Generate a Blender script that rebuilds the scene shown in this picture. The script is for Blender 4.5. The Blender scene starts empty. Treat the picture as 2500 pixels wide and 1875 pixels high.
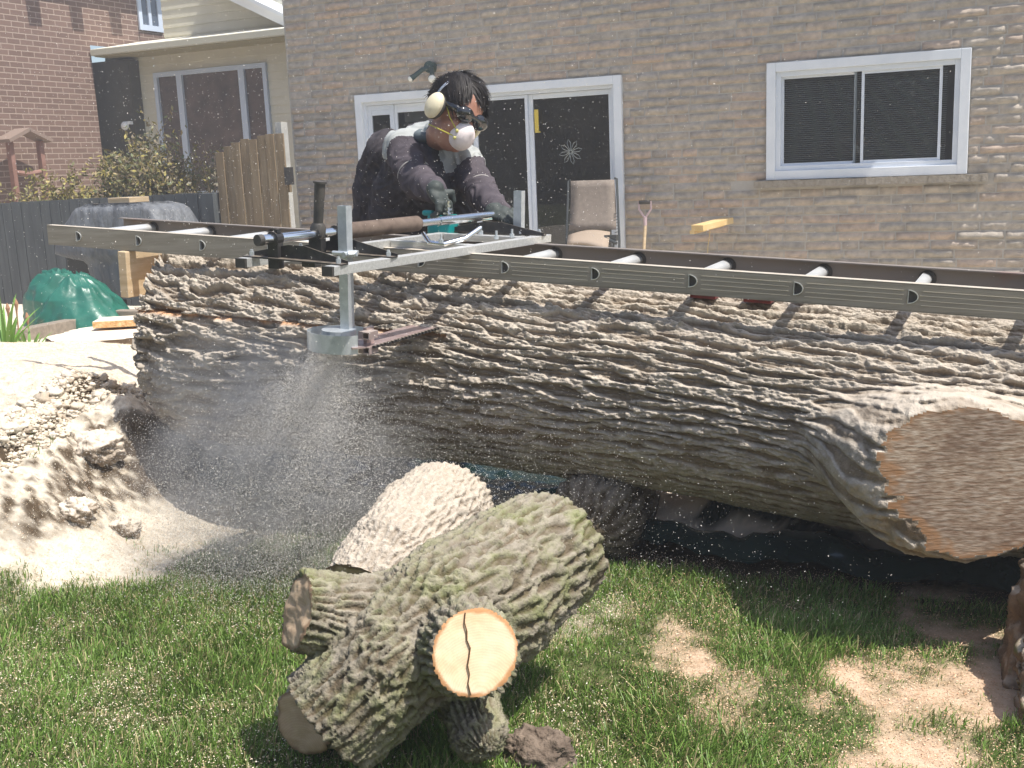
import bpy, bmesh, math, random
import numpy as np
from mathutils import Matrix, Vector
random.seed(7); rng = np.random.default_rng(7)
C = bpy.context.scene.collection
sc = bpy.context.scene
# ------------------------------------------------------------------ camera
F_PX = 2658.857                       # focal length in pixels of a 2500 wide picture
M = np.array([[0.9067719554572428, 0.045353187436696724, -0.41917503406760764],
              [0.4195812564988981, -0.1947542229881167, 0.8865790217589747],
              [-0.04142692350457651, -0.9798029807148101, -0.19562701498340962]])
EYE = np.array([0.0, 0.0, 1.25])
cam_d = bpy.data.cameras.new('camera'); cam = bpy.data.objects.new('camera', cam_d); C.objects.link(cam)
cam_d.sensor_width = 36; cam_d.lens = F_PX/2500*36; cam_d.clip_start = .05; cam_d.clip_end = 400
cam.matrix_world = Matrix([[M[0,0], -M[0,1], -M[0,2], EYE[0]], [M[1,0], -M[1,1], -M[1,2], EYE[1]], [M[2,0], -M[2,1], -M[2,2], EYE[2]], [0,0,0,1]])
sc.camera = cam
# ------------------------------------------------------------------ light
SUN = np.array([-.451, .05, -.89]); SUN = SUN/np.linalg.norm(SUN)      # the way the light travels
w = bpy.data.worlds.new('World'); sc.world = w; w.use_nodes = True
nt = w.node_tree; bg = nt.nodes['Background']; sky = nt.nodes.new('ShaderNodeTexSky'); sky.sky_type = 'NISHITA'
sky.sun_disc = False; sky.sun_elevation = math.asin(-SUN[2]); sky.sun_rotation = math.atan2(-SUN[0], -SUN[1])
sky.dust_density = 2.0
nt.links.new(sky.outputs[0], bg.inputs[0]); bg.inputs[1].default_value = .135
sl = bpy.data.lights.new('sun', 'SUN'); so = bpy.data.objects.new('sun', sl); C.objects.link(so)
sl.energy = 4.7; sl.angle = math.radians(.53); sl.color = (1, .955, .88)
so.rotation_euler = Vector(SUN.tolist()).to_track_quat('-Z', 'Y').to_euler(); so.location = (5, 2, 12)
sc.view_settings.view_transform = 'Standard'; sc.view_settings.look = 'None'
sc.view_settings.exposure = 0.6; sc.view_settings.gamma = 1.0
sc.cycles.max_bounces = 8; sc.cycles.transparent_max_bounces = 12
# ------------------------------------------------------------------ helpers
PXK = 2212/2500
def ray(x, y): return M @ np.array([(x/PXK-1250)/F_PX, (y/PXK-937.5)/F_PX, 1.0])
def atY(x, y, Y): d = ray(x, y); return EYE + d*(Y/d[1])
def atX(x, y, X): d = ray(x, y); return EYE + d*(X/d[0])
def atZ(x, y, Z): d = ray(x, y); return EYE + d*((Z-EYE[2])/d[2])
def topx(P):
    q = (np.atleast_2d(P)-EYE) @ M
    return np.stack([(1250+F_PX*q[:,0]/q[:,2])*PXK, (937.5+F_PX*q[:,1]/q[:,2])*PXK], 1)
# the ladder's own frame: along it, across it, up from it
L0 = np.array([-3.30446, 3.13511, 1.05298]); LX = np.array([.9979,-.0135,-.0634]); LY = np.array([.0144,.9998,.0132]); LZ = np.array([.0632,-.0141,.9979])
LM = np.array([LX, LY, LZ])
def lad(x, y, z): return L0 + x*LX + y*LY + z*LZ
def LT(P): return L0 + np.asarray(P) @ LM
def unlad(p): return LM @ (np.asarray(p)-L0)
WL = {}
def base_of(V):
    V = np.asarray(V); c = (V.max(0)+V.min(0))/2; return np.array([c[0], c[1], V[:,2].min()])
def mkmesh(name, V, F, mats, parent=None, smooth=False, fmat=None, attrs=None, loc=None):
    V = np.asarray(V, dtype=np.float64).reshape(-1, 3)
    o = base_of(V) if loc is None else np.asarray(loc, float)
    me = bpy.data.meshes.new(name)
    if isinstance(F, np.ndarray) and F.ndim == 2:
        k = F.shape[1]; n = len(F)
        me.vertices.add(len(V)); me.vertices.foreach_set('co', (V-o).astype(np.float32).ravel())
        me.loops.add(n*k); me.loops.foreach_set('vertex_index', F.astype(np.int32).ravel())
        me.polygons.add(n); me.polygons.foreach_set('loop_start', np.arange(0, n*k, k, dtype=np.int32))
        me.update(calc_edges=True)
    else:
        me.from_pydata((V-o).tolist(), [], [tuple(int(i) for i in f) for f in F])
    if not isinstance(mats, (list, tuple)): mats = [mats]
    for m in mats: me.materials.append(m)
    if fmat is not None: me.polygons.foreach_set('material_index', np.asarray(fmat, dtype=np.int32))
    if smooth: me.polygons.foreach_set('use_smooth', np.ones(len(me.polygons), dtype=bool))
    for an, av in (attrs or {}).items():
        av = np.asarray(av, dtype=np.float32)
        if av.ndim == 1:
            a = me.attributes.new(an, 'FLOAT', 'POINT'); a.data.foreach_set('value', av)
        else:
            a = me.attributes.new(an, 'FLOAT_COLOR', 'POINT'); a.data.foreach_set('color', np.concatenate([av, np.ones((len(av),1))], 1).astype(np.float32).ravel())
    me.validate(); me.update()
    ob = bpy.data.objects.new(name, me); C.objects.link(ob)
    pl = WL[parent.name] if parent is not None else np.zeros(3)
    ob.location = o-pl
    if parent is not None: ob.parent = parent
    WL[ob.name] = o
    return ob
def tag(o, label=None, cat=None, group=None, kind=None):
    if label: o['label'] = label
    if cat: o['category'] = cat
    if group: o['group'] = group
    if kind: o['kind'] = kind
    return o
def thing(name, label, cat, loc, group=None):
    o = bpy.data.objects.new(name, None); C.objects.link(o); o.location = tuple(loc); o.empty_display_size = .1
    WL[o.name] = np.asarray(loc, float); return tag(o, label, cat, group)
def nrm(v): v = np.asarray(v, float); return v/max(np.linalg.norm(v), 1e-9)
class MB:
    def __init__(s): s.V = []; s.F = []; s.n = 0; s.m = []
    def add(s, V, F, mi=0):
        V = np.asarray(V, float); s.V.append(V); s.F += [tuple(int(i)+s.n for i in f) for f in F]; s.m += [mi]*len(F); s.n += len(V); return s
    def box(s, a, b, mi=0):
        a = np.minimum(a, b)*1.0; b = np.maximum(a, b) if False else np.maximum(np.asarray(b, float), a)
        x0,y0,z0 = a; x1,y1,z1 = b
        return s.add([(x0,y0,z0),(x1,y0,z0),(x1,y1,z0),(x0,y1,z0),(x0,y0,z1),(x1,y0,z1),(x1,y1,z1),(x0,y1,z1)],
                     [(0,3,2,1),(4,5,6,7),(0,1,5,4),(1,2,6,5),(2,3,7,6),(3,0,4,7)], mi)
    def beam(s, p0, p1, wd, ht, up=(0,0,1), mi=0):
        p0 = np.asarray(p0, float); p1 = np.asarray(p1, float); d = nrm(p1-p0); r = nrm(np.cross(d, up)); u = np.cross(r, d)
        V = []
        for p in (p0, p1):
            for a, b in ((-1,-1),(1,-1),(1,1),(-1,1)): V.append(p+r*a*wd/2+u*b*ht/2)
        return s.add(V, [(0,3,2,1),(4,5,6,7),(0,1,5,4),(1,2,6,5),(2,3,7,6),(3,0,4,7)], mi)
    def tube(s, pts, rad, seg=12, cap=True, mi=0, up=(.13,.21,.97)):
        pts = [np.asarray(p, float) for p in pts]; n = len(pts)
        if np.isscalar(rad): rad = [rad]*n
        V = []; F = []
        for i, p in enumerate(pts):
            d = nrm(pts[min(i+1,n-1)]-pts[max(i-1,0)]); r = nrm(np.cross(d, up)); u = np.cross(r, d)
            for j in range(seg):
                t = 2*math.pi*j/seg; V.append(p+(r*math.cos(t)+u*math.sin(t))*rad[i])
        for i in range(n-1):
            for j in range(seg):
                k = (j+1) % seg; F.append((i*seg+j, (i+1)*seg+j, (i+1)*seg+k, i*seg+k))
        if cap: F.append(tuple(range(seg))); F.append(tuple((n-1)*seg+j for j in reversed(range(seg))))
        return s.add(V, F, mi)
    def ball(s, c, r, nu=16, nv=10, mi=0, rot=None):
        r = np.broadcast_to(r, 3); V = []; F = []
        for i in range(nv+1):
            a = math.pi*i/nv
            for j in range(nu):
                b = 2*math.pi*j/nu; V.append((math.sin(a)*math.cos(b), math.sin(a)*math.sin(b), math.cos(a)))
        V = np.array(V)*r
        if rot is not None: V = V @ np.asarray(rot)
        for i in range(nv):
            for j in range(nu):
                k = (j+1) % nu; F.append((i*nu+j, (i+1)*nu+j, (i+1)*nu+k, i*nu+k))
        return s.add(V+np.asarray(c), F, mi)
    def prism(s, poly, off, mi=0):
        poly = np.asarray(poly, float); n = len(poly); V = np.concatenate([poly, poly+np.asarray(off)])
        F = [tuple(range(n)), tuple(n+i for i in reversed(range(n)))]+[(i, n+i, n+(i+1)%n, (i+1)%n) for i in range(n)]
        return s.add(V, F, mi)
    def build(s, name, mats, parent=None, smooth=False, bevel=0, T=None, attrs=None):
        V = np.concatenate(s.V)
        if T is not None: V = T(V)
        o = mkmesh(name, V, s.F, mats, parent, smooth, fmat=s.m, attrs=attrs)
        if bevel:
            b = o.modifiers.new('bevel', 'BEVEL'); b.width = bevel; b.segments = 2; b.limit_method = 'ANGLE'; b.angle_limit = math.radians(40)
        if smooth:
            bm = bmesh.new(); bm.from_mesh(o.data); bmesh.ops.recalc_face_normals(bm, faces=bm.faces)
            for e in bm.edges:
                if len(e.link_faces) == 2 and e.calc_face_angle(0) > math.radians(38): e.smooth = False
            bm.to_mesh(o.data); bm.free()
        else:
            bm = bmesh.new(); bm.from_mesh(o.data); bmesh.ops.recalc_face_normals(bm, faces=bm.faces); bm.to_mesh(o.data); bm.free()
        return o
# --------------------------------------------------- numpy gradient noise
_perm = rng.permutation(256); _perm = np.concatenate([_perm, _perm, _perm]).astype(np.int64)
_g3 = rng.normal(size=(256,3)); _g3 /= np.linalg.norm(_g3, axis=1)[:,None]
def noise3(P, seed=0):
    P = np.asarray(P, float)+seed*17.31; I = np.floor(P).astype(np.int64); f = P-I; I &= 255
    u = f*f*f*(f*(f*6-15)+10); r = np.zeros(len(P))
    for dx in (0,1):
        for dy in (0,1):
            for dz in (0,1):
                h = _perm[_perm[_perm[(I[:,0]+dx)&255]+((I[:,1]+dy)&255)]+((I[:,2]+dz)&255)]
                g = _g3[h]; d = f-np.array([dx,dy,dz]); wgt = (u[:,0] if dx else 1-u[:,0])*(u[:,1] if dy else 1-u[:,1])*(u[:,2] if dz else 1-u[:,2])
                r += wgt*(g*d).sum(1)
    return r*1.6
def fbm(P, oct=4, seed=0):
    r = 0; a = 1; P = np.asarray(P, float)
    for i in range(oct): r = r+a*noise3(P*2**i, seed+i); a *= .5
    return r
def sstep(a, b, x): t = np.clip((x-a)/(b-a), 0, 1); return t*t*(3-2*t)
def bark_h(P, seed=0, wid=.30):
    """P: coordinates already divided by the ridge cell and by the stretch along the grain (x). 0 in the furrows, 1 on the ridges."""
    q = P.copy(); wv = noise3(P*np.array([1.1,.55,.55]), seed+5); q[:,1] += .55*wv; q[:,2] += .45*noise3(P*np.array([1.3,.6,.6]), seed+6)
    n1 = noise3(q, seed+1); n2 = noise3(q*np.array([1.25,1.1,1.1])+7.7, seed+2)
    r1 = 1-np.abs(n1)/wid; r2 = 1-np.abs(n2)/wid
    r = np.maximum(r1, r2); k = np.minimum(r1, r2)
    r = np.clip(r+.25*np.clip(k,0,1), -.6, 1.15)
    h = sstep(.0, .62, r)
    brk = noise3(q*np.array([3.2,1.3,1.3]), seed+9); h = h*(.80+.35*np.clip(brk, -1, 1))
    fine = fbm(P*np.array([14,7,7]), 3, seed+3)
    return h+.10*fine*(.5+h)+.10*noise3(P*np.array([6,3,3]), seed+4)
def stripe_bark(v, G, seed=0, A=1.0):
    """v: ridge count around the trunk; G: 3D points in ridge widths with the grain (x) uncompressed. Ridges that wander, fork and join."""
    G1 = G*np.array([1/11., 1/2.6, 1/2.6]); G2 = G*np.array([1/5., 1/1.3, 1/1.3]); u = G[:,0]
    w0 = .75*noise3(G1, seed+1); w1 = .35*noise3(G1*2.2, seed+2); w2 = .30*noise3(G1*2.1, seed+12); jit = .05*noise3(G*np.array([.8,1.3,1.3]), seed+8)
    pa = v/1.45+u*.075+A*.85*(w0+w1)+.16*noise3(G2, seed+3)+jit; pb = v/1.45-u*.085+A*.85*(w0*.8-w2)+.16*noise3(G2, seed+13)+.37+jit
    ra = .5+.5*np.cos(2*np.pi*pa); rb = .5+.5*np.cos(2*np.pi*pb)
    ma = noise3(G*np.array([1/7.,1/2.4,1/2.4]), seed+4); seg2 = noise3(G*np.array([1/2.2,1/.9,1/.9]), seed+7)
    ra = ra-.20*np.clip(ma*2,0,1); rb = rb-.20*np.clip(-ma*2,0,1)
    r = np.maximum(ra, rb)
    h = sstep(.50, .76, r+.12*seg2+.05*noise3(G*np.array([1.1,2.4,2.4]), seed+10))*np.clip(.92+.35*seg2+.25*ma, .2, 1.2)
    fine = fbm(G*np.array([1.6,4.5,4.5]), 3, seed+5); h = h*(1-.55*sstep(.30,.42,noise3(G*np.array([1/1.7,1/1.1,1/1.1]), seed+11)))
    low = np.clip(.5+noise3(G*np.array([.35,1.6,1.6]), seed+9),0,1)*.25*(1-h)
    return h+low+.30*fine*(.25+h)
# ------------------------------------------------------------------ materials
def mat(name, col, rough=.6, metal=0, spec=.5, col2=None, nscale=8, ndetail=6, mix=.5, bump=0, bscale=60, bdist=.01, stretch=None, attr=None, nrough=.6, coord='Object', ramp=(.35,.65), third=None, alpha=None):
    m = bpy.data.materials.new(name); m.use_nodes = True; n = m.node_tree.nodes; l = m.node_tree.links; b = n['Principled BSDF']
    b.inputs['Base Color'].default_value = (*col, 1); b.inputs['Roughness'].default_value = rough; b.inputs['Metallic'].default_value = metal
    b.inputs['Specular IOR Level'].default_value = spec
    tc = n.new('ShaderNodeTexCoord'); src = tc.outputs[coord]
    if stretch:
        mp = n.new('ShaderNodeMapping'); mp.inputs['Scale'].default_value = stretch; l.new(src, mp.inputs[0]); src = mp.outputs[0]
    out = None
    if col2:
        no = n.new('ShaderNodeTexNoise'); no.inputs['Scale'].default_value = nscale; no.inputs['Detail'].default_value = ndetail; no.inputs['Roughness'].default_value = nrough
        l.new(src, no.inputs['Vector'])
        rp = n.new('ShaderNodeValToRGB'); rp.color_ramp.elements[0].position = ramp[0]; rp.color_ramp.elements[1].position = ramp[1]
        rp.color_ramp.elements[0].color = (*col, 1); rp.color_ramp.elements[1].color = (*col2, 1)
        if third:
            e = rp.color_ramp.elements.new((ramp[0]+ramp[1])/2); e.color = (*third, 1)
        l.new(no.outputs['Fac'], rp.inputs[0]); out = rp.outputs[0]
    if attr:
        at = n.new('ShaderNodeAttribute'); at.attribute_name = attr
        mx = n.new('ShaderNodeMix'); mx.data_type = 'RGBA'; mx.blend_type = 'MULTIPLY'; mx.inputs[0].default_value = 1
        if out is not None: l.new(out, mx.inputs[6])
        else: mx.inputs[6].default_value = (*col, 1)
        l.new(at.outputs['Color'], mx.inputs[7]); out = mx.outputs[2]
    if out is not None: l.new(out, b.inputs['Base Color'])
    if bump:
        bn = n.new('ShaderNodeTexNoise'); bn.inputs['Scale'].default_value = bscale; bn.inputs['Detail'].default_value = 5; l.new(src, bn.inputs['Vector'])
        bu = n.new('ShaderNodeBump'); bu.inputs['Strength'].default_value = bump; bu.inputs['Distance'].default_value = bdist
        l.new(bn.outputs['Fac'], bu.inputs['Height']); l.new(bu.outputs[0], b.inputs['Normal'])
    m['b'] = 1
    return m
def N(m, t): return m.node_tree.nodes.new(t)
def dust_up(m, dcol, lo=.35, hi=.9, amt=.8, scale=30):
    """loose sawdust lying on whatever faces up"""
    n = m.node_tree.nodes; l = m.node_tree.links; b = n['Principled BSDF']
    ge = n.new('ShaderNodeNewGeometry'); sp = n.new('ShaderNodeSeparateXYZ'); l.new(ge.outputs['Normal'], sp.inputs[0])
    no = n.new('ShaderNodeTexNoise'); no.inputs['Scale'].default_value = scale; no.inputs['Detail'].default_value = 6
    tc = n.new('ShaderNodeTexCoord'); l.new(tc.outputs['Object'], no.inputs[0])
    ad = n.new('ShaderNodeMath'); ad.operation = 'MULTIPLY_ADD'; l.new(no.outputs['Fac'], ad.inputs[0]); ad.inputs[1].default_value = .9; l.new(sp.outputs['Z'], ad.inputs[2])
    mr = n.new('ShaderNodeMapRange'); mr.inputs['From Min'].default_value = lo+.45; mr.inputs['From Max'].default_value = hi+.45; mr.inputs['To Max'].default_value = amt
    l.new(ad.outputs[0], mr.inputs['Value'])
    mx = n.new('ShaderNodeMix'); mx.data_type = 'RGBA'; l.new(mr.outputs[0], mx.inputs[0])
    s = b.inputs['Base Color']
    if s.is_linked: l.new(s.links[0].from_socket, mx.inputs[6])
    else: mx.inputs[6].default_value = s.default_value[:]
    mx.inputs[7].default_value = (*dcol, 1); l.new(mx.outputs[2], s)
    return m
DUST = (.66, .58, .48)
def bark_mat(name, c1, c2, c3, dust=.5, scale=14, green=None, dlo=.35, dhi=.9):
    m = mat(name, c1, rough=.92, spec=.15, col2=c2, third=c3, nscale=scale, ndetail=9, nrough=.7, bump=.8, bscale=170, bdist=.006, ramp=(.3,.72))
    n = m.node_tree.nodes; l = m.node_tree.links; b = n['Principled BSDF']
    if green:
        gcol, lo, hi = green
        no = n.new('ShaderNodeTexNoise'); no.inputs['Scale'].default_value = 9; no.inputs['Detail'].default_value = 8; no.inputs['Roughness'].default_value = .75
        tc = n.new('ShaderNodeTexCoord'); l.new(tc.outputs['Object'], no.inputs[0])
        mr = n.new('ShaderNodeMapRange'); mr.inputs['From Min'].default_value = lo; mr.inputs['From Max'].default_value = hi; l.new(no.outputs['Fac'], mr.inputs['Value'])
        mx = n.new('ShaderNodeMix'); mx.data_type = 'RGBA'; l.new(mr.outputs[0], mx.inputs[0]); s = b.inputs['Base Color']; l.new(s.links[0].from_socket, mx.inputs[6]); mx.inputs[7].default_value = (*gcol, 1); l.new(mx.outputs[2], s)
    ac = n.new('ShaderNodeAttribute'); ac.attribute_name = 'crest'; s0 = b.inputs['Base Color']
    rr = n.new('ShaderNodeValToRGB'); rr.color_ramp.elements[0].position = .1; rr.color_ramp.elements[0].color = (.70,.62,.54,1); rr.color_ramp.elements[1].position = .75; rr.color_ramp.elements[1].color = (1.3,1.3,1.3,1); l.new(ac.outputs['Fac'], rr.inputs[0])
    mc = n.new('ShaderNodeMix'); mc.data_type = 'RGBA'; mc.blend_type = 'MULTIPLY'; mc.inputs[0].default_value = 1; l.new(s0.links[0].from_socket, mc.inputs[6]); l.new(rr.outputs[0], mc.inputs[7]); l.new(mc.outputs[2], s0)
    # fresh wood where the bark is torn or sawn
    at = n.new('ShaderNodeAttribute'); at.attribute_name = 'fresh'
    mx = n.new('ShaderNodeMix'); mx.data_type = 'RGBA'; s = b.inputs['Base Color']
    if dust: dust_up(m, DUST, dlo, dhi, dust)
    l.new(at.outputs['Fac'], mx.inputs[0]); l.new(s.links[0].from_socket, mx.inputs[6]); mx.inputs[7].default_value = (.60,.30,.13,1); l.new(mx.outputs[2], s)
    return m
MT = {}
MT['alu'] = mat('aluminium', (.52,.52,.50), rough=.42, metal=.5, col2=(.68,.68,.66), nscale=25, stretch=(1,6,6), bump=.12, bscale=90, bdist=.002)
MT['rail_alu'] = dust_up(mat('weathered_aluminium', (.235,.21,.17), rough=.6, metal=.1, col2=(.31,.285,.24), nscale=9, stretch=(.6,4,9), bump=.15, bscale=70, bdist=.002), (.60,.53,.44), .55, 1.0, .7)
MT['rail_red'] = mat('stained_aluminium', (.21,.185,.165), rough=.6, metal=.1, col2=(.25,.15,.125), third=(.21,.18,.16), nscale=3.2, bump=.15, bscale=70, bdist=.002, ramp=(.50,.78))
MT['rung'] = mat('rung_aluminium', (.62,.63,.62), rough=.38, metal=.55, col2=(.72,.72,.70), nscale=40)
MT['zinc'] = mat('zinc_plated_steel', (.46,.50,.53), rough=.38, metal=.55, col2=(.62,.66,.69), nscale=30, bump=.1, bscale=200, bdist=.001)
MT['chrome'] = mat('bright_steel', (.72,.74,.76), rough=.2, metal=1)
MT['blacksteel'] = dust_up(mat('black_painted_steel', (.02,.02,.022), rough=.4, col2=(.045,.042,.04), nscale=40), (.45,.37,.28), .75, 1.15, .45, 60)
MT['foam'] = mat('dusty_foam', (.10,.075,.062), rough=.95, spec=.1, col2=(.17,.13,.105), nscale=20, bump=.5, bscale=300, bdist=.002)
MT['rubber'] = mat('black_rubber', (.03,.03,.028), rough=.6, col2=(.08,.07,.06), nscale=20)
MT['teal'] = mat('teal_plastic', (.0,.22,.22), rough=.35)
MT['lumber'] = mat('lumber', (.46,.34,.20), rough=.75, col2=(.60,.47,.31), nscale=6, stretch=(1,1,7), bump=.3, bscale=60, bdist=.002)
MT['freshwood'] = mat('fresh_cut_wood', (.78,.56,.34), rough=.8, spec=.2, col2=(.86,.69,.48), nscale=7, bump=.2, bscale=120, bdist=.002)
# ------------------------------------------------------------------ ground
LEDGE = [(0,965),(60,950),(120,925),(200,885),(260,872),(330,850)]
ctrl = []
for px_, py_, z in [(51*PXK,893*PXK,.54),(117*PXK,896*PXK,.54),(235*PXK,925*PXK,.505),(300,830,.50),(0,770,.33),(120,760,.22),(250,755,.30),(0,880,.46),(100,860,.46),(200,850,.46),
                    (0,940,.40),(120,915,.40),(220,870,.42),(0,1010,.33),(120,1000,.30),(220,960,.30),(330,900,.30),(0,1100,.24),(120,1100,.18),(250,1100,.10),(350,1080,.07),(0,1200,.12),(120,1200,.07),(273,1246,0),
                    (0,1320,.03),(200,1320,.0),(450,1000,.12),(560,1000,.08),(700,1050,.02),(450,1150,.0),(600,1200,0),(0,1450,0),(0,1650,0),(400,1500,0),(900,1100,0)]:
    p = atZ(px_, py_, z); ctrl.append((p[0], p[1], z))
for x, y in [(-1.5,3),(-1,1.5),(0,3),(.5,2),(-2,2),(-1,4.2),(0,5),(-2.5,5.2),(-4,5.8),(-5.5,6.2),(-7,6),(-8,7),(-6,8),(-3,8),(0,8),(1.5,4),(-6,1.5),(-2.5,1.3)]:
    ctrl.append((x, y, 0.0 if not (x < -4 and y < 6.5) else .08))
for x, y, z in [(-6,3,.35),(-7.5,3.5,.25),(-5,3.6,.48),(-5.2,4.6,.25),(-3.2,3.9,.3),(-2.6,4.3,.1),(-4.8,2.6,.38),(-6.5,2,.15)]: ctrl.append((x,y,z))
for x, y in [(-11,-1),(-11,4),(-11,9.5),(-6,-1),(0,-1),(3.4,-1),(3.4,4),(3.4,9.5),(-4,9.5),(-9,2),(-9,5.5),(-8.5,8.5),(-4,7),(-2,6)]: ctrl.append((x,y,0.0))
ctrl = np.array(ctrl)
def _kern(r): return r*r*np.log(r+1e-6)
_K = _kern(np.hypot(ctrl[:,0][:,None]-ctrl[:,0], ctrl[:,1][:,None]-ctrl[:,1]))+np.eye(len(ctrl))*.02; _Pm = np.concatenate([np.ones((len(ctrl),1)), ctrl[:,:2]], 1)
_tw = np.linalg.solve(np.block([[_K, _Pm],[_Pm.T, np.zeros((3,3))]]), np.concatenate([ctrl[:,2], np.zeros(3)]))
def ground_z(X, Y, rough=True):
    X = np.asarray(X, float).ravel(); Y = np.asarray(Y, float).ravel(); out = np.zeros(len(X))
    near = (X > -11) & (X < 3.5) & (Y > -1) & (Y < 10)
    xs = X[near]; ys = Y[near]; z = np.zeros(len(xs))
    for a in range(0, len(xs), 60000):
        q = np.hypot(xs[a:a+60000,None]-ctrl[:,0], ys[a:a+60000,None]-ctrl[:,1])
        z[a:a+60000] = _kern(q) @ _tw[:-3]+_tw[-3]+_tw[-2]*xs[a:a+60000]+_tw[-1]*ys[a:a+60000]
    z = np.clip(z, -.01, .58)
    z *= sstep(10, 8.2, ys)*sstep(-11, -9.3, xs)
    out[near] = z
    if rough:
        P = np.stack([X, Y, np.zeros(len(X))], 1)
        msk = mound_mask(X, Y)
        out += .010*fbm(P*1.7, 3, 31)+.006*noise3(P*9, 33)
        out += msk*(.010*fbm(P*5, 4, 35)+.006*np.abs(noise3(P*16, 37))+.005*np.abs(noise3(P*36, 39)))+.006*np.abs(noise3(P*27, 34))
        # ragged ledge of earth under the sawdust
        e = np.array([atZ(x, y, .37)[:2] for x, y in LEDGE]); d = np.full(len(X), 9.); side = np.zeros(len(X))
        sel = (X > -5) & (X < -2) & (Y > 1.8) & (Y < 4.5)
        xs = X[sel]+.05*noise3(P[sel]*6, 41)+.03*noise3(P[sel]*17, 42); ys = Y[sel]+.05*noise3(P[sel]*6, 43)+.03*noise3(P[sel]*17, 44)
        dd = np.full(len(xs), 9.); sd = np.zeros(len(xs))
        for a, b in zip(e[:-1], e[1:]):
            t = np.clip(((xs-a[0])*(b-a)[0]+(ys-a[1])*(b-a)[1])/((b-a)@(b-a)), 0, 1)
            cxx = a[0]+t*(b-a)[0]; cyy = a[1]+t*(b-a)[1]; q = np.hypot(xs-cxx, ys-cyy); s_ = np.sign((b-a)[0]*(ys-a[1])-(b-a)[1]*(xs-a[0]))
            m = q < dd; dd[m] = q[m]; sd[m] = s_[m]
        sgn = dd*sd     # + behind the ledge
        cut = np.where(sgn < 0, -.10*np.exp(sgn/.10)*sstep(0,.045,-sgn), .012*np.exp(-sgn/.12))
        crumb = np.where((sgn < 0) & (dd < .42), sstep(.42, .2, dd)*sstep(.02,.1,dd)*(.026*np.abs(noise3(P[sel]*9, 45))+.024*np.abs(noise3(P[sel]*19, 46))+.02*np.abs(noise3(P[sel]*38, 48))), 0)
        out[sel] += cut*np.clip(1+.9*noise3(P[sel]*4, 47), .1, 2)+crumb
    return out
def mound_mask(X, Y):
    return sstep(-1.9, -2.5, X+.25*(Y-2.8))*sstep(1.5, 2.3, Y+.12*(X+3))*sstep(7, 5.5, Y)
def dust_mask(X, Y):
    """1 = covered by sawdust, 0 = lawn"""
    P = np.stack([X, Y, 0*X], 1); n = fbm(P*2.2, 4, 51); n2 = fbm(P*9, 3, 53)
    q = topx(np.stack([X, Y, ground_z(X, Y, False)], 1)); qx, qy = q[:,0], q[:,1]
    # left spread: its edge runs from (0,1330) to (560,1180) to (760,1190) in the lawn
    edge = np.interp(qx, [-400,0,200,400,560,760,900], [1330,1330,1300,1275,1205,1160,1120])
    a = sstep(45, -60, qy-edge+70*n+30*n2)*sstep(1000, 800, qx)
    yb = np.interp(X, [-3,-2.2,-1.6,-.4,.6], [4.3,4.9,4.8,4.2,4.6])
    behind = sstep(yb-.1, yb+.3, Y)*.8
    b = sstep(-.35, 1.15, (1-np.hypot((qx-2240)/430, (qy-1560)/260))+.9*n+.7*n2)
    b2 = sstep(-.2, 1.3, (1-np.hypot((qx-1480-.35*(qy-1400))/75, (qy-1410)/120))+.6*n+.7*n2)
    b3 = sstep(0,.6,(1-np.hypot((qx-1330)/130,(qy-1330)/60))+.8*n+.8*n2)*.4
    b4 = sstep(0,.5,(1-np.hypot((qx-1560)/110,(qy-1530)/130))+.8*n+.7*n2)*.4
    return np.clip(np.maximum.reduce([a, behind, b, b2, b3, b4]), 0, 1)
gx = np.unique(np.concatenate([np.linspace(-150,-12,12), np.linspace(-12,-5.2,70), np.arange(-5.2,.9,.0125), np.linspace(.9,4,60), np.linspace(4,150,12)]))
gy = np.unique(np.concatenate([np.linspace(-150,-2,14), np.linspace(-2,1.2,40), np.arange(1.2,5.0,.0125), np.linspace(5,9.6,90), np.linspace(9.6,160,16)]))
GX, GY = np.meshgrid(gx, gy); nxg, nyg = len(gx), len(gy)
gz = ground_z(GX, GY); dm = dust_mask(GX.ravel(), GY.ravel()); dm = np.where((GY.ravel() > 9.6)|(GX.ravel()<-12)|(GX.ravel()>3.5)|(GY.ravel()<-1), 0, dm)
ii = (np.arange(nyg-1)[:,None]*nxg+np.arange(nxg-1)[None,:]).ravel()
gF = np.stack([ii, ii+1, ii+1+nxg, ii+nxg], 1)
soil = mat('sawdust_and_soil', (.60,.47,.34), rough=.95, spec=.1)
n_ = soil.node_tree.nodes; l_ = soil.node_tree.links; b_ = n_['Principled BSDF']; tc_ = n_.new('ShaderNodeTexCoord')
def nz(scale, det=7, rough=.65):
    a = n_.new('ShaderNodeTexNoise'); a.inputs['Scale'].default_value = scale; a.inputs['Detail'].default_value = det; a.inputs['Roughness'].default_value = rough; l_.new(tc_.outputs['Object'], a.inputs[0]); return a
def rampn(src, stops):
    r = n_.new('ShaderNodeValToRGB'); r.color_ramp.elements[0].position = stops[0][0]; r.color_ramp.elements[0].color = (*stops[0][1],1)
    r.color_ramp.elements[1].position = stops[-1][0]; r.color_ramp.elements[1].color = (*stops[-1][1],1)
    for p, c in stops[1:-1]: e = r.color_ramp.elements.new(p); e.color = (*c,1)
    l_.new(src, r.inputs[0]); return r
def mixn(f, a, b):
    m = n_.new('ShaderNodeMix'); m.data_type = 'RGBA'; l_.new(f, m.inputs[0]); l_.new(a, m.inputs[6]); l_.new(b, m.inputs[7]); return m.outputs[2]
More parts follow.
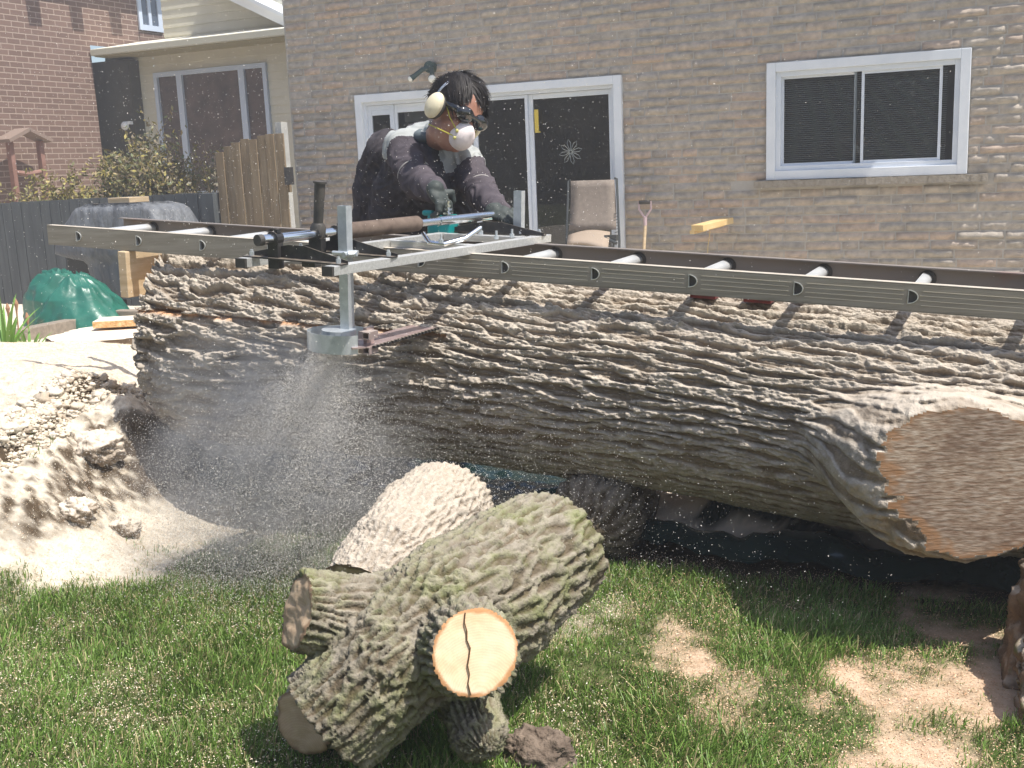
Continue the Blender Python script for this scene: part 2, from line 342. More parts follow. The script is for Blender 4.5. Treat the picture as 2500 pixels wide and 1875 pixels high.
saw = rampn(nz(26,9,.8).outputs['Fac'], [(.28,(.27,.20,.14)),(.39,(.56,.48,.37)),(.53,(.72,.65,.54)),(.75,(.80,.74,.63))])
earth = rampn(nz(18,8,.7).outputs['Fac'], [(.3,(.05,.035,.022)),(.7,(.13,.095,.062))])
turf = rampn(nz(11,8,.7).outputs['Fac'], [(.3,(.045,.06,.02)),(.5,(.10,.12,.045)),(.7,(.30,.25,.15))])
at1 = n_.new('ShaderNodeAttribute'); at1.attribute_name = 'sawdust'
at2 = n_.new('ShaderNodeAttribute'); at2.attribute_name = 'earth'
at0 = n_.new('ShaderNodeAttribute'); at0.attribute_name = 'pink'; pk_ = n_.new('ShaderNodeMix'); pk_.data_type = 'RGBA'; pk_.blend_type = 'MULTIPLY'; l_.new(at0.outputs['Fac'], pk_.inputs[0]); l_.new(saw.outputs[0], pk_.inputs[6]); pk_.inputs[7].default_value = (.95,.77,.66,1)
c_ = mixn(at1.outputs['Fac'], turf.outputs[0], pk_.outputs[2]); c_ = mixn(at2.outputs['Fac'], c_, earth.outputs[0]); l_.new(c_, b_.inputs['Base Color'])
bu_ = n_.new('ShaderNodeBump'); bu_.inputs['Strength'].default_value = .7; bu_.inputs['Distance'].default_value = .013; l_.new(nz(85,9,.8).outputs['Fac'], bu_.inputs['Height']); l_.new(bu_.outputs[0], b_.inputs['Normal'])
# bare earth only on the steep torn faces of the ledge and around clods
GZ = gz.reshape(nyg, nxg); sy_ = np.abs(np.gradient(GZ, axis=0)/np.gradient(GY, axis=0)); sx_ = np.abs(np.gradient(GZ, axis=1)/np.gradient(GX, axis=1))
steep = np.hypot(sx_, sy_).ravel(); PP = np.stack([GX.ravel(), GY.ravel(), gz], 1)
em = sstep(.75, 1.5, steep)*mound_mask(GX.ravel(), GY.ravel())
em = np.maximum(em, .35*sstep(.25,.55, fbm(PP*14,4,61)-.02)*mound_mask(GX.ravel(), GY.ravel())*sstep(3.1,2.6,GY.ravel())*sstep(-3,-3.4,GX.ravel()))
# ground colour mixed towards dark earth beneath the big log
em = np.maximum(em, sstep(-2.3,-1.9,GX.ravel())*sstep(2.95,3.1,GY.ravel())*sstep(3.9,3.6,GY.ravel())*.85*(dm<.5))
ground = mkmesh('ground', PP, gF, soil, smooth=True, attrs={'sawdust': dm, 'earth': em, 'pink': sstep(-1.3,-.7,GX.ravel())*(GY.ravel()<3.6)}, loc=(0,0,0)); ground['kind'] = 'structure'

# ------------------------------------------------------------------ the big log, in the ladder's frame
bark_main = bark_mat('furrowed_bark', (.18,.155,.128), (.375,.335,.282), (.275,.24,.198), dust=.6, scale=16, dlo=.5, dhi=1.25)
STX, STY, STZ = unlad(atY(2150, 1048, 2.70))
fn = nrm([.38,-.90,.20])                                # normal of the limb's sawn face
fp = np.array([STX, -.315, STZ])
def log_axis(x):
    x = np.asarray(x, float)
    R = np.interp(x, [.2,.35,.6,1.0,1.6,2.3,2.8,3.3,4.8], [.355,.362,.368,.352,.334,.330,.338,.345,.31])
    yc = np.interp(x, [0,1.2,2.0,4.8], [.20,.205,.228,.225]); top = -.047-.004*x
    return R, yc, top-R
nx, nth = 1180, 760
xs = np.linspace(.30, 4.75, nx); th = np.linspace(0, 2*np.pi, nth, endpoint=False)+np.radians(135)   # seam behind
Xg, Tg = np.meshgrid(xs, th, indexing='ij'); Xg = Xg.ravel(); Tg = Tg.ravel()
R, yc, zc = log_axis(Xg)
Rs, ycs, zcs = log_axis(STX); tb = math.atan2(STZ-zcs, -.395-ycs) % (2*math.pi)
dth = (Tg % (2*np.pi))-tb; dth = (dth+np.pi) % (2*np.pi)-np.pi
du = Xg-STX; dv = dth*.30
rad = np.hypot(du, dv)+1e-6
# grain lines part around the limb
radb = np.hypot((du+.12)/1.30, (dv-.018)*1.76)
a2 = .055**2; fl = np.clip(1-a2/np.maximum(rad, .06)**2, .3, 1)
vv = dth*.30*fl; uu = du*(1+.35*a2/np.maximum(rad,.135)**2)
far = sstep(.25, 1.6, rad)
ang = np.where(rad < 3, vv, dth*.30)
lam = np.interp(Xg, [.3,1.0,1.8,3.2,4.8], [.045,.040,.030,.0235,.022]); lam0 = .036
tilt = -.02*(Xg-3.2)
vph = (ang+tilt)/lam
G3 = np.stack([uu, (R*.9)*np.cos(Tg), (R*.9)*np.sin(Tg)], 1)/lam[:,None]; G3[:,0] = uu/lam0; G3[:,1:] = np.stack([ang, .35*np.abs(ang)], 1)/lam0
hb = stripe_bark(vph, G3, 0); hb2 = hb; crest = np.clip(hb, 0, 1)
amp = np.interp(Xg, [.3,1.2,2.0,3.2,4.8], [.034,.029,.0215,.0165,.014])
und = sstep(.15,-.75, np.sin(Tg))      # bark on the underside is flatter
disp = amp*(1-.5*und)*(hb-.75)
PX3 = np.stack([Xg, R*np.cos(Tg), R*np.sin(Tg)], 1)
disp += .008*fbm(PX3*2.2, 2, 73)+.0016*fbm(PX3*80, 2, 75)+np.exp(-(rad/.40)**4)*(.010*fbm(PX3*np.array([22,34,34]), 4, 77)+.006*np.abs(noise3(PX3*np.array([30,30,30]),78)))+.0048*(1-.35*und)*(stripe_bark(vph*2.6, G3*np.array([1.6,2.6,2.6]), 50)-.5)*np.clip(1.3-hb,.2,1.2)
bump = .31*np.exp(-(radb/.24)**5); lip = .045*np.exp(-((rad-.20)/.05)**2)*np.clip(-np.sign(np.sin(Tg))*0+1, 0, 1)
r = R+disp*(1-.25*np.exp(-(rad/.15)**4))+bump+lip*0
# saw kerf
zk = -.243+.012*Xg
Zs = zc+r*np.sin(Tg); kmask = (Xg < 1.66) & (np.abs(Zs-zk) < .0065) & (np.cos(Tg) < .2)
dr = nrm([1,1,1])
Xend = (.085*np.clip(-np.cos(Tg),0,1)+.05*np.clip(-np.sin(Tg),0,1)+.01*noise3(np.stack([Tg*6,0*Tg,0*Tg],1),87))*np.exp(-(Xg-.31)/.12)
V = np.stack([Xg+Xend, yc+r*np.cos(Tg), zc+r*np.sin(Tg)], 1)
V[kmask,1] += .022
V[kmask,2] = zk[kmask]
# limb cut: whatever stands past the plane is brought back to it
rd = np.stack([0*Xg, np.cos(Tg), np.sin(Tg)], 1); s = (V-fp) @ fn; dn = rd @ fn
past = (s > 0) & (rad < .42) & (dn > .2)
V[past] -= rd[past]*(s[past]/dn[past])[:,None]
clip_amt = np.where(past, s, 0)
fresh = np.zeros(len(V)); fresh[kmask] = .85
for cxp, cyp, rr in [(1420,793,.030),(1455,768,.022),(1300,797,.028),(1490,775,.022),(1640,775,.012)]:
    for yy in (2.84,):
        q0 = unlad(atY(cxp, cyp, yy)); d = np.sqrt(((V[:,0]-q0[0])*.55)**2+(V[:,2]-q0[2])**2+.3*(V[:,1]-q0[1])**2)+.012*noise3(V*30, 81)
        fresh = np.maximum(fresh, .8*sstep(rr, rr*.6, d)*(V[:,1] < yc))
i0 = (np.arange(nx-1)[:,None]*nth+np.arange(nth)[None,:]).ravel(); j1 = (np.arange(nx-1)[:,None]*nth+((np.arange(nth)+1)%nth)[None,:]).ravel()
LF = np.stack([i0, j1, j1+nth, i0+nth], 1)
fpast = past[LF].all(1)
log = thing('felled_log', 'huge felled tree trunk with deep furrowed bark lying under the ladder', 'log', lad(2.2,.1,-.65))
def sub(V, F, keep):
    f = F[keep]; u, inv = np.unique(f.ravel(), return_inverse=True); return V[u], inv.reshape(f.shape), u
Vb, Fb, ub = sub(V, LF, ~fpast)
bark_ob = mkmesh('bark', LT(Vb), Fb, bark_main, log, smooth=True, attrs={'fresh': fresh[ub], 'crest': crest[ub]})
Vc, Fc, uc = sub(V, LF, fpast)
Vc = Vc+fn*(.0007*noise3(Vc*np.array([14,1,160]),83)+.0006*noise3((Vc@np.array([[.92,0,-.4],[0,1,0],[.4,0,.92]]))*np.array([12,1,170]),84))[:,None]
cutm = bpy.data.materials.new('weathered_sawn_face'); cutm.use_nodes = True
n_ = cutm.node_tree.nodes; l_ = cutm.node_tree.links; b_ = n_['Principled BSDF']; b_.inputs['Roughness'].default_value = .62; b_.inputs['Specular IOR Level'].default_value = .35; tc_ = n_.new('ShaderNodeTexCoord')
mp_ = n_.new('ShaderNodeMapping'); mp_.inputs['Scale'].default_value = (15,15,70); mp_.inputs['Rotation'].default_value = (0,.12,0); l_.new(tc_.outputs['Object'], mp_.inputs[0])
st_ = n_.new('ShaderNodeTexNoise'); st_.inputs['Scale'].default_value = 2.6; st_.inputs['Detail'].default_value = 7; l_.new(mp_.outputs[0], st_.inputs[0])
woodc = rampn(st_.outputs['Fac'], [(.32,(.16,.10,.065)),(.5,(.25,.19,.14)),(.66,(.35,.30,.25))])
bigc = rampn(nz(5,4).outputs['Fac'], [(.38,(.66,.60,.56)),(.62,(1,.97,.92))])
mm_ = n_.new('ShaderNodeMix'); mm_.data_type = 'RGBA'; mm_.blend_type = 'MULTIPLY'; mm_.inputs[0].default_value = 1; l_.new(woodc.outputs[0], mm_.inputs[6]); l_.new(bigc.outputs[0], mm_.inputs[7])
ae_ = n_.new('ShaderNodeAttribute'); ae_.attribute_name = 'rim'
oc_ = n_.new('ShaderNodeRGB'); oc_.outputs[0].default_value = (.22,.11,.045,1)
l_.new(mixn(ae_.outputs['Fac'], mm_.outputs[2], oc_.outputs[0]), b_.inputs['Base Color'])
wv_ = n_.new('ShaderNodeTexWave'); wv_.bands_direction = 'Z'; wv_.inputs['Scale'].default_value = 22; wv_.inputs['Distortion'].default_value = 1.2; wv_.inputs['Detail'].default_value = 3; wv_.inputs['Detail Scale'].default_value = 1.6
mp2 = n_.new('ShaderNodeMapping'); mp2.inputs['Rotation'].default_value = (0,-.28,0); l_.new(tc_.outputs['Object'], mp2.inputs[0]); l_.new(mp2.outputs[0], wv_.inputs[0])
ad_ = n_.new('ShaderNodeMath'); ad_.operation = 'ADD'; l_.new(wv_.outputs['Fac'], ad_.inputs[0]); l_.new(st_.outputs['Fac'], ad_.inputs[1])
bu_ = n_.new('ShaderNodeBump'); bu_.inputs['Strength'].default_value = .7; bu_.inputs['Distance'].default_value = .003; w3_ = n_.new('ShaderNodeTexWave'); w3_.bands_direction = 'Z'; w3_.inputs['Scale'].default_value = 24; w3_.inputs['Distortion'].default_value = .9; w3_.inputs['Detail'].default_value = 3; mp3 = n_.new('ShaderNodeMapping'); mp3.inputs['Rotation'].default_value = (0,.16,0); l_.new(tc_.outputs['Object'], mp3.inputs[0]); l_.new(mp3.outputs[0], w3_.inputs[0]); ad3 = n_.new('ShaderNodeMath'); ad3.operation = 'ADD'; l_.new(ad_.outputs[0], ad3.inputs[0]); l_.new(w3_.outputs['Fac'], ad3.inputs[1]); l_.new(st_.outputs['Fac'], bu_.inputs['Height']); l_.new(bu_.outputs[0], b_.inputs['Normal'])
rimv = .8*sstep(.022, .006, clip_amt[uc]+.006*noise3(Vc*40, 85))
cf = mkmesh('cut_face', LT(Vc), Fc, cutm, log, smooth=True, attrs={'rim': rimv}); cf['label'] = 'sawn limb face scored by the saw, orange at its rim'
# butt end, hidden from the photograph's side
e0 = V[:nth]; cc = e0.mean(0); MBe = MB(); MBe.add(np.concatenate([e0, [cc]]), [(i, (i+1)%nth, nth) for i in range(nth)]); MBe.build('butt_end', MT['freshwood'], log, T=LT)

# ------------------------------------------------------------------ ladder
MT['lineg'] = mat('dusty_ridge_line', (.52,.47,.38), rough=.9)
W = .4035; HR = .0732
ladder = thing('extension_ladder', 'long aluminium extension ladder lying flat along the top of the big log', 'ladder', lad(2.2,.2,-.037))
def dloop(cx, cz, hw=.0145, hh=.0195, n=12):
    pts = [(cx-hw*.75, cz+hh), (cx-hw*.75, cz-hh)]
    for i in range(1, n):
        a = -math.pi/2+math.pi*i/n; pts.append((cx-hw*.75+1.9*hw*math.cos(a), cz+hh*math.sin(a)))
    return pts
nr = 16; x0r, x1r = -.165, 4.72
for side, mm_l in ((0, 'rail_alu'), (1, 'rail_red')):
    bm = bmesh.new(); Y = 0 if side == 0 else W
    outer = []
    edges_x = [x0r]+[(i+.5)*.3048 for i in range(nr-1)]+[x1r]
    tops = [bm.verts.new((x, Y, HR/2)) for x in edges_x]; bots = [bm.verts.new((x, Y, -HR/2)) for x in edges_x]
    for i in range(nr):
        es = [bm.edges.get((a,b)) or bm.edges.new((a,b)) for a,b in ((tops[i],tops[i+1]),(tops[i+1],bots[i+1]),(bots[i+1],bots[i]),(bots[i],tops[i]))]
        lp = [bm.verts.new((x, Y, z)) for x, z in dloop(i*.3048, .002)]
        es += [bm.edges.new((lp[k], lp[(k+1)%len(lp)])) for k in range(len(lp))]
        bmesh.ops.triangle_fill(bm, use_beauty=True, edges=es)
    bm.verts.index_update(); V_ = [v.co[:] for v in bm.verts]; F_ = [[v.index for v in f.verts] for f in bm.faces]; bm.free()
    mb = MB(); mb.add(V_, F_); sg = 1 if side == 0 else -1
    mb.add(np.array(V_)+np.array([0, sg*.0022, 0]), F_)
    for zt in (HR/2, -HR/2):
        mb.box((x0r, min(Y, Y+sg*.03), zt-.0018), (x1r, max(Y, Y+sg*.03), zt+.0018))
    if side == 0:
        for i in range(3, nr-1):
            for zz in (.019, .007, -.006, -.019):
                a = i*.3048+.024+rng.uniform(-.004,.004); b = (i+1)*.3048-.022+rng.uniform(-.004,.004)
                mb.box((a, Y-.0012, zz-.0007), (b, Y+.0001, zz+.0007), 1)
    else:
        pass
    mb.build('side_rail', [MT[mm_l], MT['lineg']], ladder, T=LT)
for i in range(nr):
    mb = MB(); a = dloop(i*.3048, .002, .0140, .0190); b = dloop(i*.3048, .002, .0120, .0168)
    ys_ = [-.0035, W-.0005]; n = len(a)
    V_ = [(p[0], y, p[1]) for y in ys_ for p in a]+[(p[0], y, p[1]) for y in ys_ for p in b]
    F_ = [(k, (k+1)%n, n+(k+1)%n, n+k) for k in range(n)]+[(2*n+k, 3*n+k, 3*n+(k+1)%n, 2*n+(k+1)%n) for k in range(n)]+[(k, 2*n+k, 2*n+(k+1)%n, (k+1)%n) for k in range(n)]
    mb.add(V_, F_); mb.add([(p[0], .006, p[1]) for p in b], [tuple(range(n))], 1)  # dark disc set in the tube stands for its shaded hollow
    mb.build('rung', [MT['rung'], MT['rubber']], ladder, smooth=True, T=LT)
    # swaged collar round the rung on the inner side of the far rail
    mb = MB(); c0 = (i*.3048+.002, W-.004, .002); mb.tube([c0, (c0[0], W-.0023, .002)], [.0265,.0265], 20); mb.tube([(c0[0],W-.006,.002),(c0[0],W-.004,.002)], [.0235,.0245], 20)
    mb.build('rung_collar', MT['rubber'], ladder, T=LT)
# ladder shims: red painted blocks between ladder and bark
redp = mat('red_paint', (.16,.012,.012), rough=.5, col2=(.09,.01,.01), nscale=14)
for nm, lbl, a, b in [('shim_block', 'short red block wedged under the ladder, left of a longer one', (1493,1548), None), ('shim_block','longer red block wedged under the ladder, right of a short one',(1608,1668),None)]:
    p0 = unlad(atY(a[0], 648 if a[0] < 1600 else 654, 3.22)); p1 = unlad(atY(a[1], 648 if a[0] < 1600 else 654, 3.22))
    mb = MB(); mb.box((p0[0], .10, -.064), (p1[0], .22, -.0392)); o = mb.build(nm, redp, None, bevel=.002, T=LT); tag(o, lbl, 'block')
# beam nailed across the log's end under the ladder
mb = MB(); mb.beam((.235,-.02,-.128), (.235,.62,-.128), .04, .175)
mb.V[-1] = mb.V[-1]; o = mb.build('timber_beam', MT['lumber'], None, bevel=.003, T=LT); tag(o, 'pale lumber board on edge under the ladder at the left end of the big log', 'board')
# ------------------------------------------------------------------ chainsaw mill, in the ladder's frame
mill = thing('chainsaw_mill', 'metal chainsaw mill frame with black foam grip riding on the ladder', 'saw mill', lad(1.5,0,.037))
UR = nrm([.16,1.12,0]); UL = nrm([.15,1.10,0])
def on(p, u, t, z=None, dx=0): q = np.array(p, float)+u*t; q[0] += dx; return q
zr = .048
A0 = np.array([1.600,-.625,zr]); A1 = np.array([1.762,.485,zr]); B0 = np.array([1.283,-.60,zr]); B1 = np.array([1.425,.44,zr])
def channel(mb, p0, p1, wd=.032, ht=.026, t=.003):
    p0 = np.array(p0); p1 = np.array(p1); d = nrm(p1-p0); r = nrm(np.cross(d,(0,0,1)))
    mb.beam(p0+r*(wd/2-t/2), p1+r*(wd/2-t/2), t, ht); mb.beam(p0-r*(wd/2-t/2), p1-r*(wd/2-t/2), t, ht)
    mb.beam(p0+np.array([0,0,ht/2-t/2])*.999, p1+np.array([0,0,ht/2-t/2])*.999, wd-2*t, t)
mb = MB(); channel(mb, A0, A1); mb.build('frame_rail', MT['alu'], mill, bevel=.0008, T=LT)
mb = MB(); channel(mb, B0, B1); mb.build('frame_rail', MT['alu'], mill, bevel=.0008, T=LT)
def lerp(a, b, t): return np.asarray(a)*(1-t)+np.asarray(b)*t
for t in (.62, .90):
    mb = MB(); channel(mb, lerp(B0,B1,t)+[.017,0,0], lerp(A0,A1,t)+[-.017,0,0], .026, .024); mb.build('cross_bar', MT['alu'], mill, bevel=.0008, T=LT)
def bracket(t0, back, name='bracket'):
    a = lerp(B0,B1,t0)+[-.02,0,.015]; b = lerp(A0,A1,t0)+[.02,0,.015]
    mb = MB(); mb.beam(a, b, .030, .004)
    # upright gusset, higher in the middle
    d = nrm(b-a); up = np.array([0,0,1.]); L = np.linalg.norm(b-a); off = np.array([0,.013 if back else -.013,0])
    poly = [a+off, b+off, b+off+up*.008, a+off+d*L*.58+up*.040, a+off+d*L*.42+up*.040, a+off+up*.008]
    mb.prism(poly, (0,.003,0)); mb.build(name, MT['blacksteel'], mill, T=LT)
    for q in (a+d*.022, b-d*.022):
        mb = MB(); mb.tube([q, q+[0,0,.014]], .007, 6); mb.tube([q+[0,0,.014], q+[0,0,.020]], .0045, 10); mb.build('bolt', MT['zinc'], mill, T=LT)
    return a, b, d, L
bracket(.035, True); a2, b2, d2, L2 = bracket(.225, True)
bracket(.955, False)
for p in (A0, B0):
    mb = MB(); q = p+[0,-.001,0]; mb.box(q-[.017,.010,.014], q+[.017,.0,.013]); mb.build('end_cap', MT['rubber'], mill, T=LT)
# posts
def post(name, top, botz, s=.0305):
    mb = MB(); x, y, z = top; 
    for dx, dy, wx, wy in ((-1,0,.0022,s),(1,0,.0022,s),(0,-1,s-.0044,.0022),(0,1,s-.0044,.0022)):
        mb.box((x+dx*(s/2-.0011)-wx/2, y+dy*(s/2-.0011)-wy/2, botz), (x+dx*(s/2-.0011)+wx/2, y+dy*(s/2-.0011)+wy/2, z))
    return mb.build(name, MT['zinc'], mill, T=LT)
PN = (1.492,-.385); PF = (1.665,.452)
post('post', (PN[0],PN[1],.205), -.195); post('post', (PF[0],PF[1],.212), -.22)
for (x,y) in (PN, PF):
    mb = MB(); sg = -1 if y < 0 else 1
    mb.tube([(x-.03,y-.022,.068),(x+.055,y-.022,.068)], .006, 8); mb.tube([(x-.03,y+.022,.068),(x+.03,y+.022,.068)], .006, 8)
    mb.tube([(x+.03,y-.030,.068),(x+.046,y-.018,.068)], .010, 6); mb.tube([(x+.02,y-.04,.066),(x+.02,y+.03,.066)], .008, 8)
    mb.build('clamp', MT['zinc'], mill, T=LT)
# handle bar
H0 = np.array([1.360,-.622,.118]); H1 = np.array([1.560,.50,.120])
def hp(t): return lerp(H0, H1, t)
mb = MB(); mb.tube([hp(0),hp(.30)], .0145, 16); mb.build('handle_tube', MT['chrome'], mill, smooth=True, T=LT)
mb = MB(); mb.tube([hp(.60),hp(.70)], .0125, 16); mb.tube([hp(.70),hp(1.0)], .0155, 16); mb.build('handle_tube', MT['chrome'], mill, smooth=True, T=LT)
mb = MB(); mb.tube([hp(.285),hp(.295),hp(.60),hp(.61)], [.018,.025,.0255,.019], 20); mb.build('foam_grip', MT['foam'], mill, smooth=True, T=LT)
mb = MB(); mb.tube([hp(-.003),hp(.012)], [.0165,.0165], 16); mb.build('tube_cap', MT['rubber'], mill, T=LT)
for t, hw in ((.055,.018),(.20,.022),(.275,.02)):
    p = hp(t); mb = MB(); mb.box(p-[hw,.012,.085 if t < .1 else .052], p+[hw,.014,-.012]); mb.tube([p-[0,.014,0], p+[0,.016,0]], .021, 14)
    mb.box(p+[.006,-.009,.016], p+[.016,.009,.028]); mb.build('handle_clamp', MT['blacksteel'], mill, T=LT)
# little springs, nuts and a copper fitting by the first bracket
mb = MB(); p = hp(.075)+[.045,0,-.045]; mb.tube([p,p+[.03,0,0]], .013, 10); mb.box(p+[.04,-.02,-.03], p+[.085,.01,-.005]); mb.build('clamp_nut', MT['blacksteel'], mill, T=LT)
# upright grip
g0 = hp(.205)+[.0,0,.02]; g1 = g0+np.array([.012,.0,.135]); g0 = g0+[0,0,.0]
mb = MB(); mb.tube([g0-[0,0,.03], g0, g0+[0,0,.012]], [.021,.024,.017], 16); mb.tube([lerp(g0,g1,.08), lerp(g0,g1,.95), lerp(g0,g1,.955), g1], [.0145,.0165,.020,.020], 16)
mb.build('upright_grip', MT['rubber'], mill, smooth=True, T=LT)
# bent throttle tube
pts = [(1.50,.06,.085),(1.545,.02,.062),(1.60,.02,.060),(1.645,.08,.075),(1.665,.15,.105)]
mb = MB(); mb.tube([lerp(pts[i],pts[i+1],k/4) for i in range(4) for k in range(4)]+[pts[-1]], .0085, 10); mb.build('bent_tube', MT['chrome'], mill, smooth=True, T=LT)
for q in ((1.60,-.0,.066),(1.70,.20,.066),(1.72,.28,.066),(1.58,.32,.066)):
    mb = MB(); mb.tube([q, np.array(q)+[0,0,.012]], .008, 6); mb.tube([np.array(q)+[0,0,.012], np.array(q)+[0,0,.028]], .004, 8); mb.build('bolt', MT['zinc'], mill, T=LT)
mb = MB(); mb.beam((1.50,.30,.062),(1.75,.33,.062), .03, .004); mb.build('strap_plate', MT['alu'], mill, T=LT)
# nose guard: bent sheet band round the bar's nose, and slotted end brackets
mb = MB(); cx_, cy_ = 1.475,-.40; n = 26; zt_, zb_ = -.166,-.222
arc = [(cx_+.105*math.cos(a), cy_+.085*math.sin(a)) for a in np.linspace(math.radians(60), math.radians(330), n)]
V_ = []
for r_ in (1, .985):
    for x, y in arc:
        x2 = cx_+(x-cx_)*r_; y2 = cy_+(y-cy_)*r_; V_ += [(x2,y2,zt_),(x2,y2,zb_)]
F_ = []
for i in range(n-1):
    F_ += [(2*i,2*i+1,2*i+3,2*i+2),(2*n+2*i,2*n+2*i+2,2*n+2*i+3,2*n+2*i+1),(2*i,2*i+2,2*n+2*i+2,2*n+2*i)]
mb.add(V_, F_); mb.build('nose_guard', MT['zinc'], mill, smooth=True, T=LT)
mb = MB()
for zz in (-.168,-.212):
    x, y = 1.585,-.43
    for dx, dz, wx, wz in ((0,.0095,.024,.003),(0,-.0095,.024,.003),(-.0105,0,.003,.016),(.0105,0,.003,.016)): mb.box((x+dx-wx/2,y,zz+dz-wz/2),(x+dx+wx/2,y+.05,zz+dz+wz/2))
    mb.box((1.556,-.425,zz-.011),(1.573,-.37,zz+.011))
mb.box((1.558,-.40,-.225),(1.57,-.36,-.150)); mb.build('slotted_bracket', dust_up(mat('pinkish_steel',(.38,.30,.28),rough=.5,metal=.4),DUST,.7,1.1,.5), mill, T=LT)
mb = MB(); mb.tube([(1.478,-.41,-.175),(1.478,-.41,-.160)],.052,20); mb.tube([(1.492,-.385,-.160),(1.492,-.385,-.130)],.012,10); mb.build('nose_plate', MT['zinc'], mill, T=LT)
# ------------------------------------------------------------------ chainsaw
csaw = thing('chainsaw', 'teal chainsaw gripped by the man, its long bar cutting through the log', 'chainsaw', lad(1.6,.8,-.36))
mb = MB(); zb = -.205
mb.prism([(1.50,-.44,zb),(1.56,-.46,zb),(1.602,-.41,zb),(1.66,.70,zb),(1.56,.72,zb)], (0,0,.005)); mb.build('guide_bar', mat('guide_bar_steel',(.42,.30,.28),rough=.4,metal=.6,col2=(.55,.44,.42),nscale=20), csaw, T=LT)
mb = MB()
for i in range(60):
    p = lerp((1.603,-.41,zb+.003),(1.662,.70,zb+.003),i/60); mb.box(p-[.004,.006,.003], p+[.006,.005,.004])
mb.build('saw_chain', MT['blacksteel'], csaw, T=LT)
mb = MB(); mb.box((1.50,.70,-.38),(1.74,.86,-.17)); mb.box((1.52,.86,-.36),(1.70,1.0,-.19)); mb.build('engine_housing', MT['teal'], csaw, bevel=.02, T=LT)
mb = MB(); pc = unlad(atY(958, 480, 3.50)); mb.box(pc-[.05,.035,.045], pc+[.045,.04,.028]); mb.box(pc+[-.075,-.03,.022], pc+[-.03,.0,.042]); mb.build('top_housing', MT['teal'], csaw, bevel=.008, T=LT)
mb = MB()
for k in range(7): mb.tube([pc+[-.02+k*.011,-.036,.012], pc+[-.02+k*.011,-.036,.024]], .004, 6)
mb.build('cooling_fins', MT['chrome'], csaw, T=LT)
mb = MB(); q = pc+[.03,-.02,.028]; mb.tube([q,q+[0,0,.045]], .006, 10)
for z_, r_ in ((.004,.02),(.018,.016),(.03,.013),(.045,.009)): mb.tube([q+[0,0,z_],q+[0,0,z_+.006]], r_, 12)
mb.build('wing_nut', MT['chrome'], csaw, T=LT)
mb = MB(); mb.tube([pc+[.04,.02,-.02],pc+[.06,.2,-.10],(1.70,.62,-.10)], .014, 10); mb.build('rear_handle', MT['rubber'], csaw, T=LT)
# small lever standing on the mill to the left of the hand
q1 = unlad(atY(877,396,3.35)); q2 = unlad(atY(872,472,3.35))
# ------------------------------------------------------------------ the stone clad house
D = 9.5
house = thing('stone_house', 'house wall faced with rough split pinkish brown stone, with patio door and wide window', 'house', (-2, D+1, 0))
DX0, DX1, DZ = atY(768,208,D)[0], atY(1343,163,D)[0], 2.005
WX0, WX1, WZ0, WZ1 = -2.005, -.425, 1.045, 2.005
HX0, HX1, HZ = -6.88, 6.0, 4.6
opn = [(DX0, DX1, -.1, DZ), (WX0, WX1, WZ0, WZ1)]
mb = MB()
def wall_with_holes(mb, x0, x1, z0, z1, y, holes):
    xs_ = sorted({x0, x1, *[h[0] for h in holes], *[h[1] for h in holes]}); zs_ = sorted({z0, z1, *[max(h[2], z0) for h in holes], *[h[3] for h in holes]})
    for a, b in zip(xs_[:-1], xs_[1:]):
        for c, d in zip(zs_[:-1], zs_[1:]):
            if any(a >= h[0]-1e-6 and b <= h[1]+1e-6 and c >= h[2]-1e-6 and d <= h[3]+1e-6 for h in holes): continue
            mb.add([(a,y,c),(b,y,c),(b,y,d),(a,y,d)], [(0,1,2,3)])
wall_with_holes(mb, HX0, HX1, -.2, HZ, D+.012, opn)
for h in opn:
    a, b, c, d = h
    mb.add([(a,D+.012,c),(a,D+.2,c),(a,D+.2,d),(a,D+.012,d)], [(0,1,2,3)]); mb.add([(b,D+.012,c),(b,D+.2,c),(b,D+.2,d),(b,D+.012,d)], [(0,1,2,3)]); mb.add([(a,D+.012,d),(b,D+.012,d),(b,D+.2,d),(a,D+.2,d)], [(0,1,2,3)])
mb.add([(HX0,D+.012,-.2),(HX0,D+9,-.2),(HX0,D+9,HZ),(HX0,D+.012,HZ)], [(0,1,2,3)])
mb.add([(HX0,D+9,-.2),(HX1,D+9,-.2),(HX1,D+9,HZ),(HX0,D+9,HZ)], [(0,1,2,3)])
mb.add([(HX1,D+.012,-.2),(HX1,D+9,-.2),(HX1,D+9,HZ),(HX1,D+.012,HZ)], [(0,1,2,3)])
mortar = mat('grey_mortar', (.37,.345,.31), rough=.95, col2=(.44,.415,.375), nscale=5, bump=.4, bscale=120, bdist=.004)
mb.build('wall', mortar, house)
VV = []; FF = []; CC = []; nn = 0; ch = .0745
row = 0; z = .0
pal = np.array([(.26,.19,.145),(.235,.185,.15),(.21,.18,.155),(.28,.20,.15),(.245,.205,.17),(.29,.185,.13),(.20,.165,.135),(.25,.21,.18)])
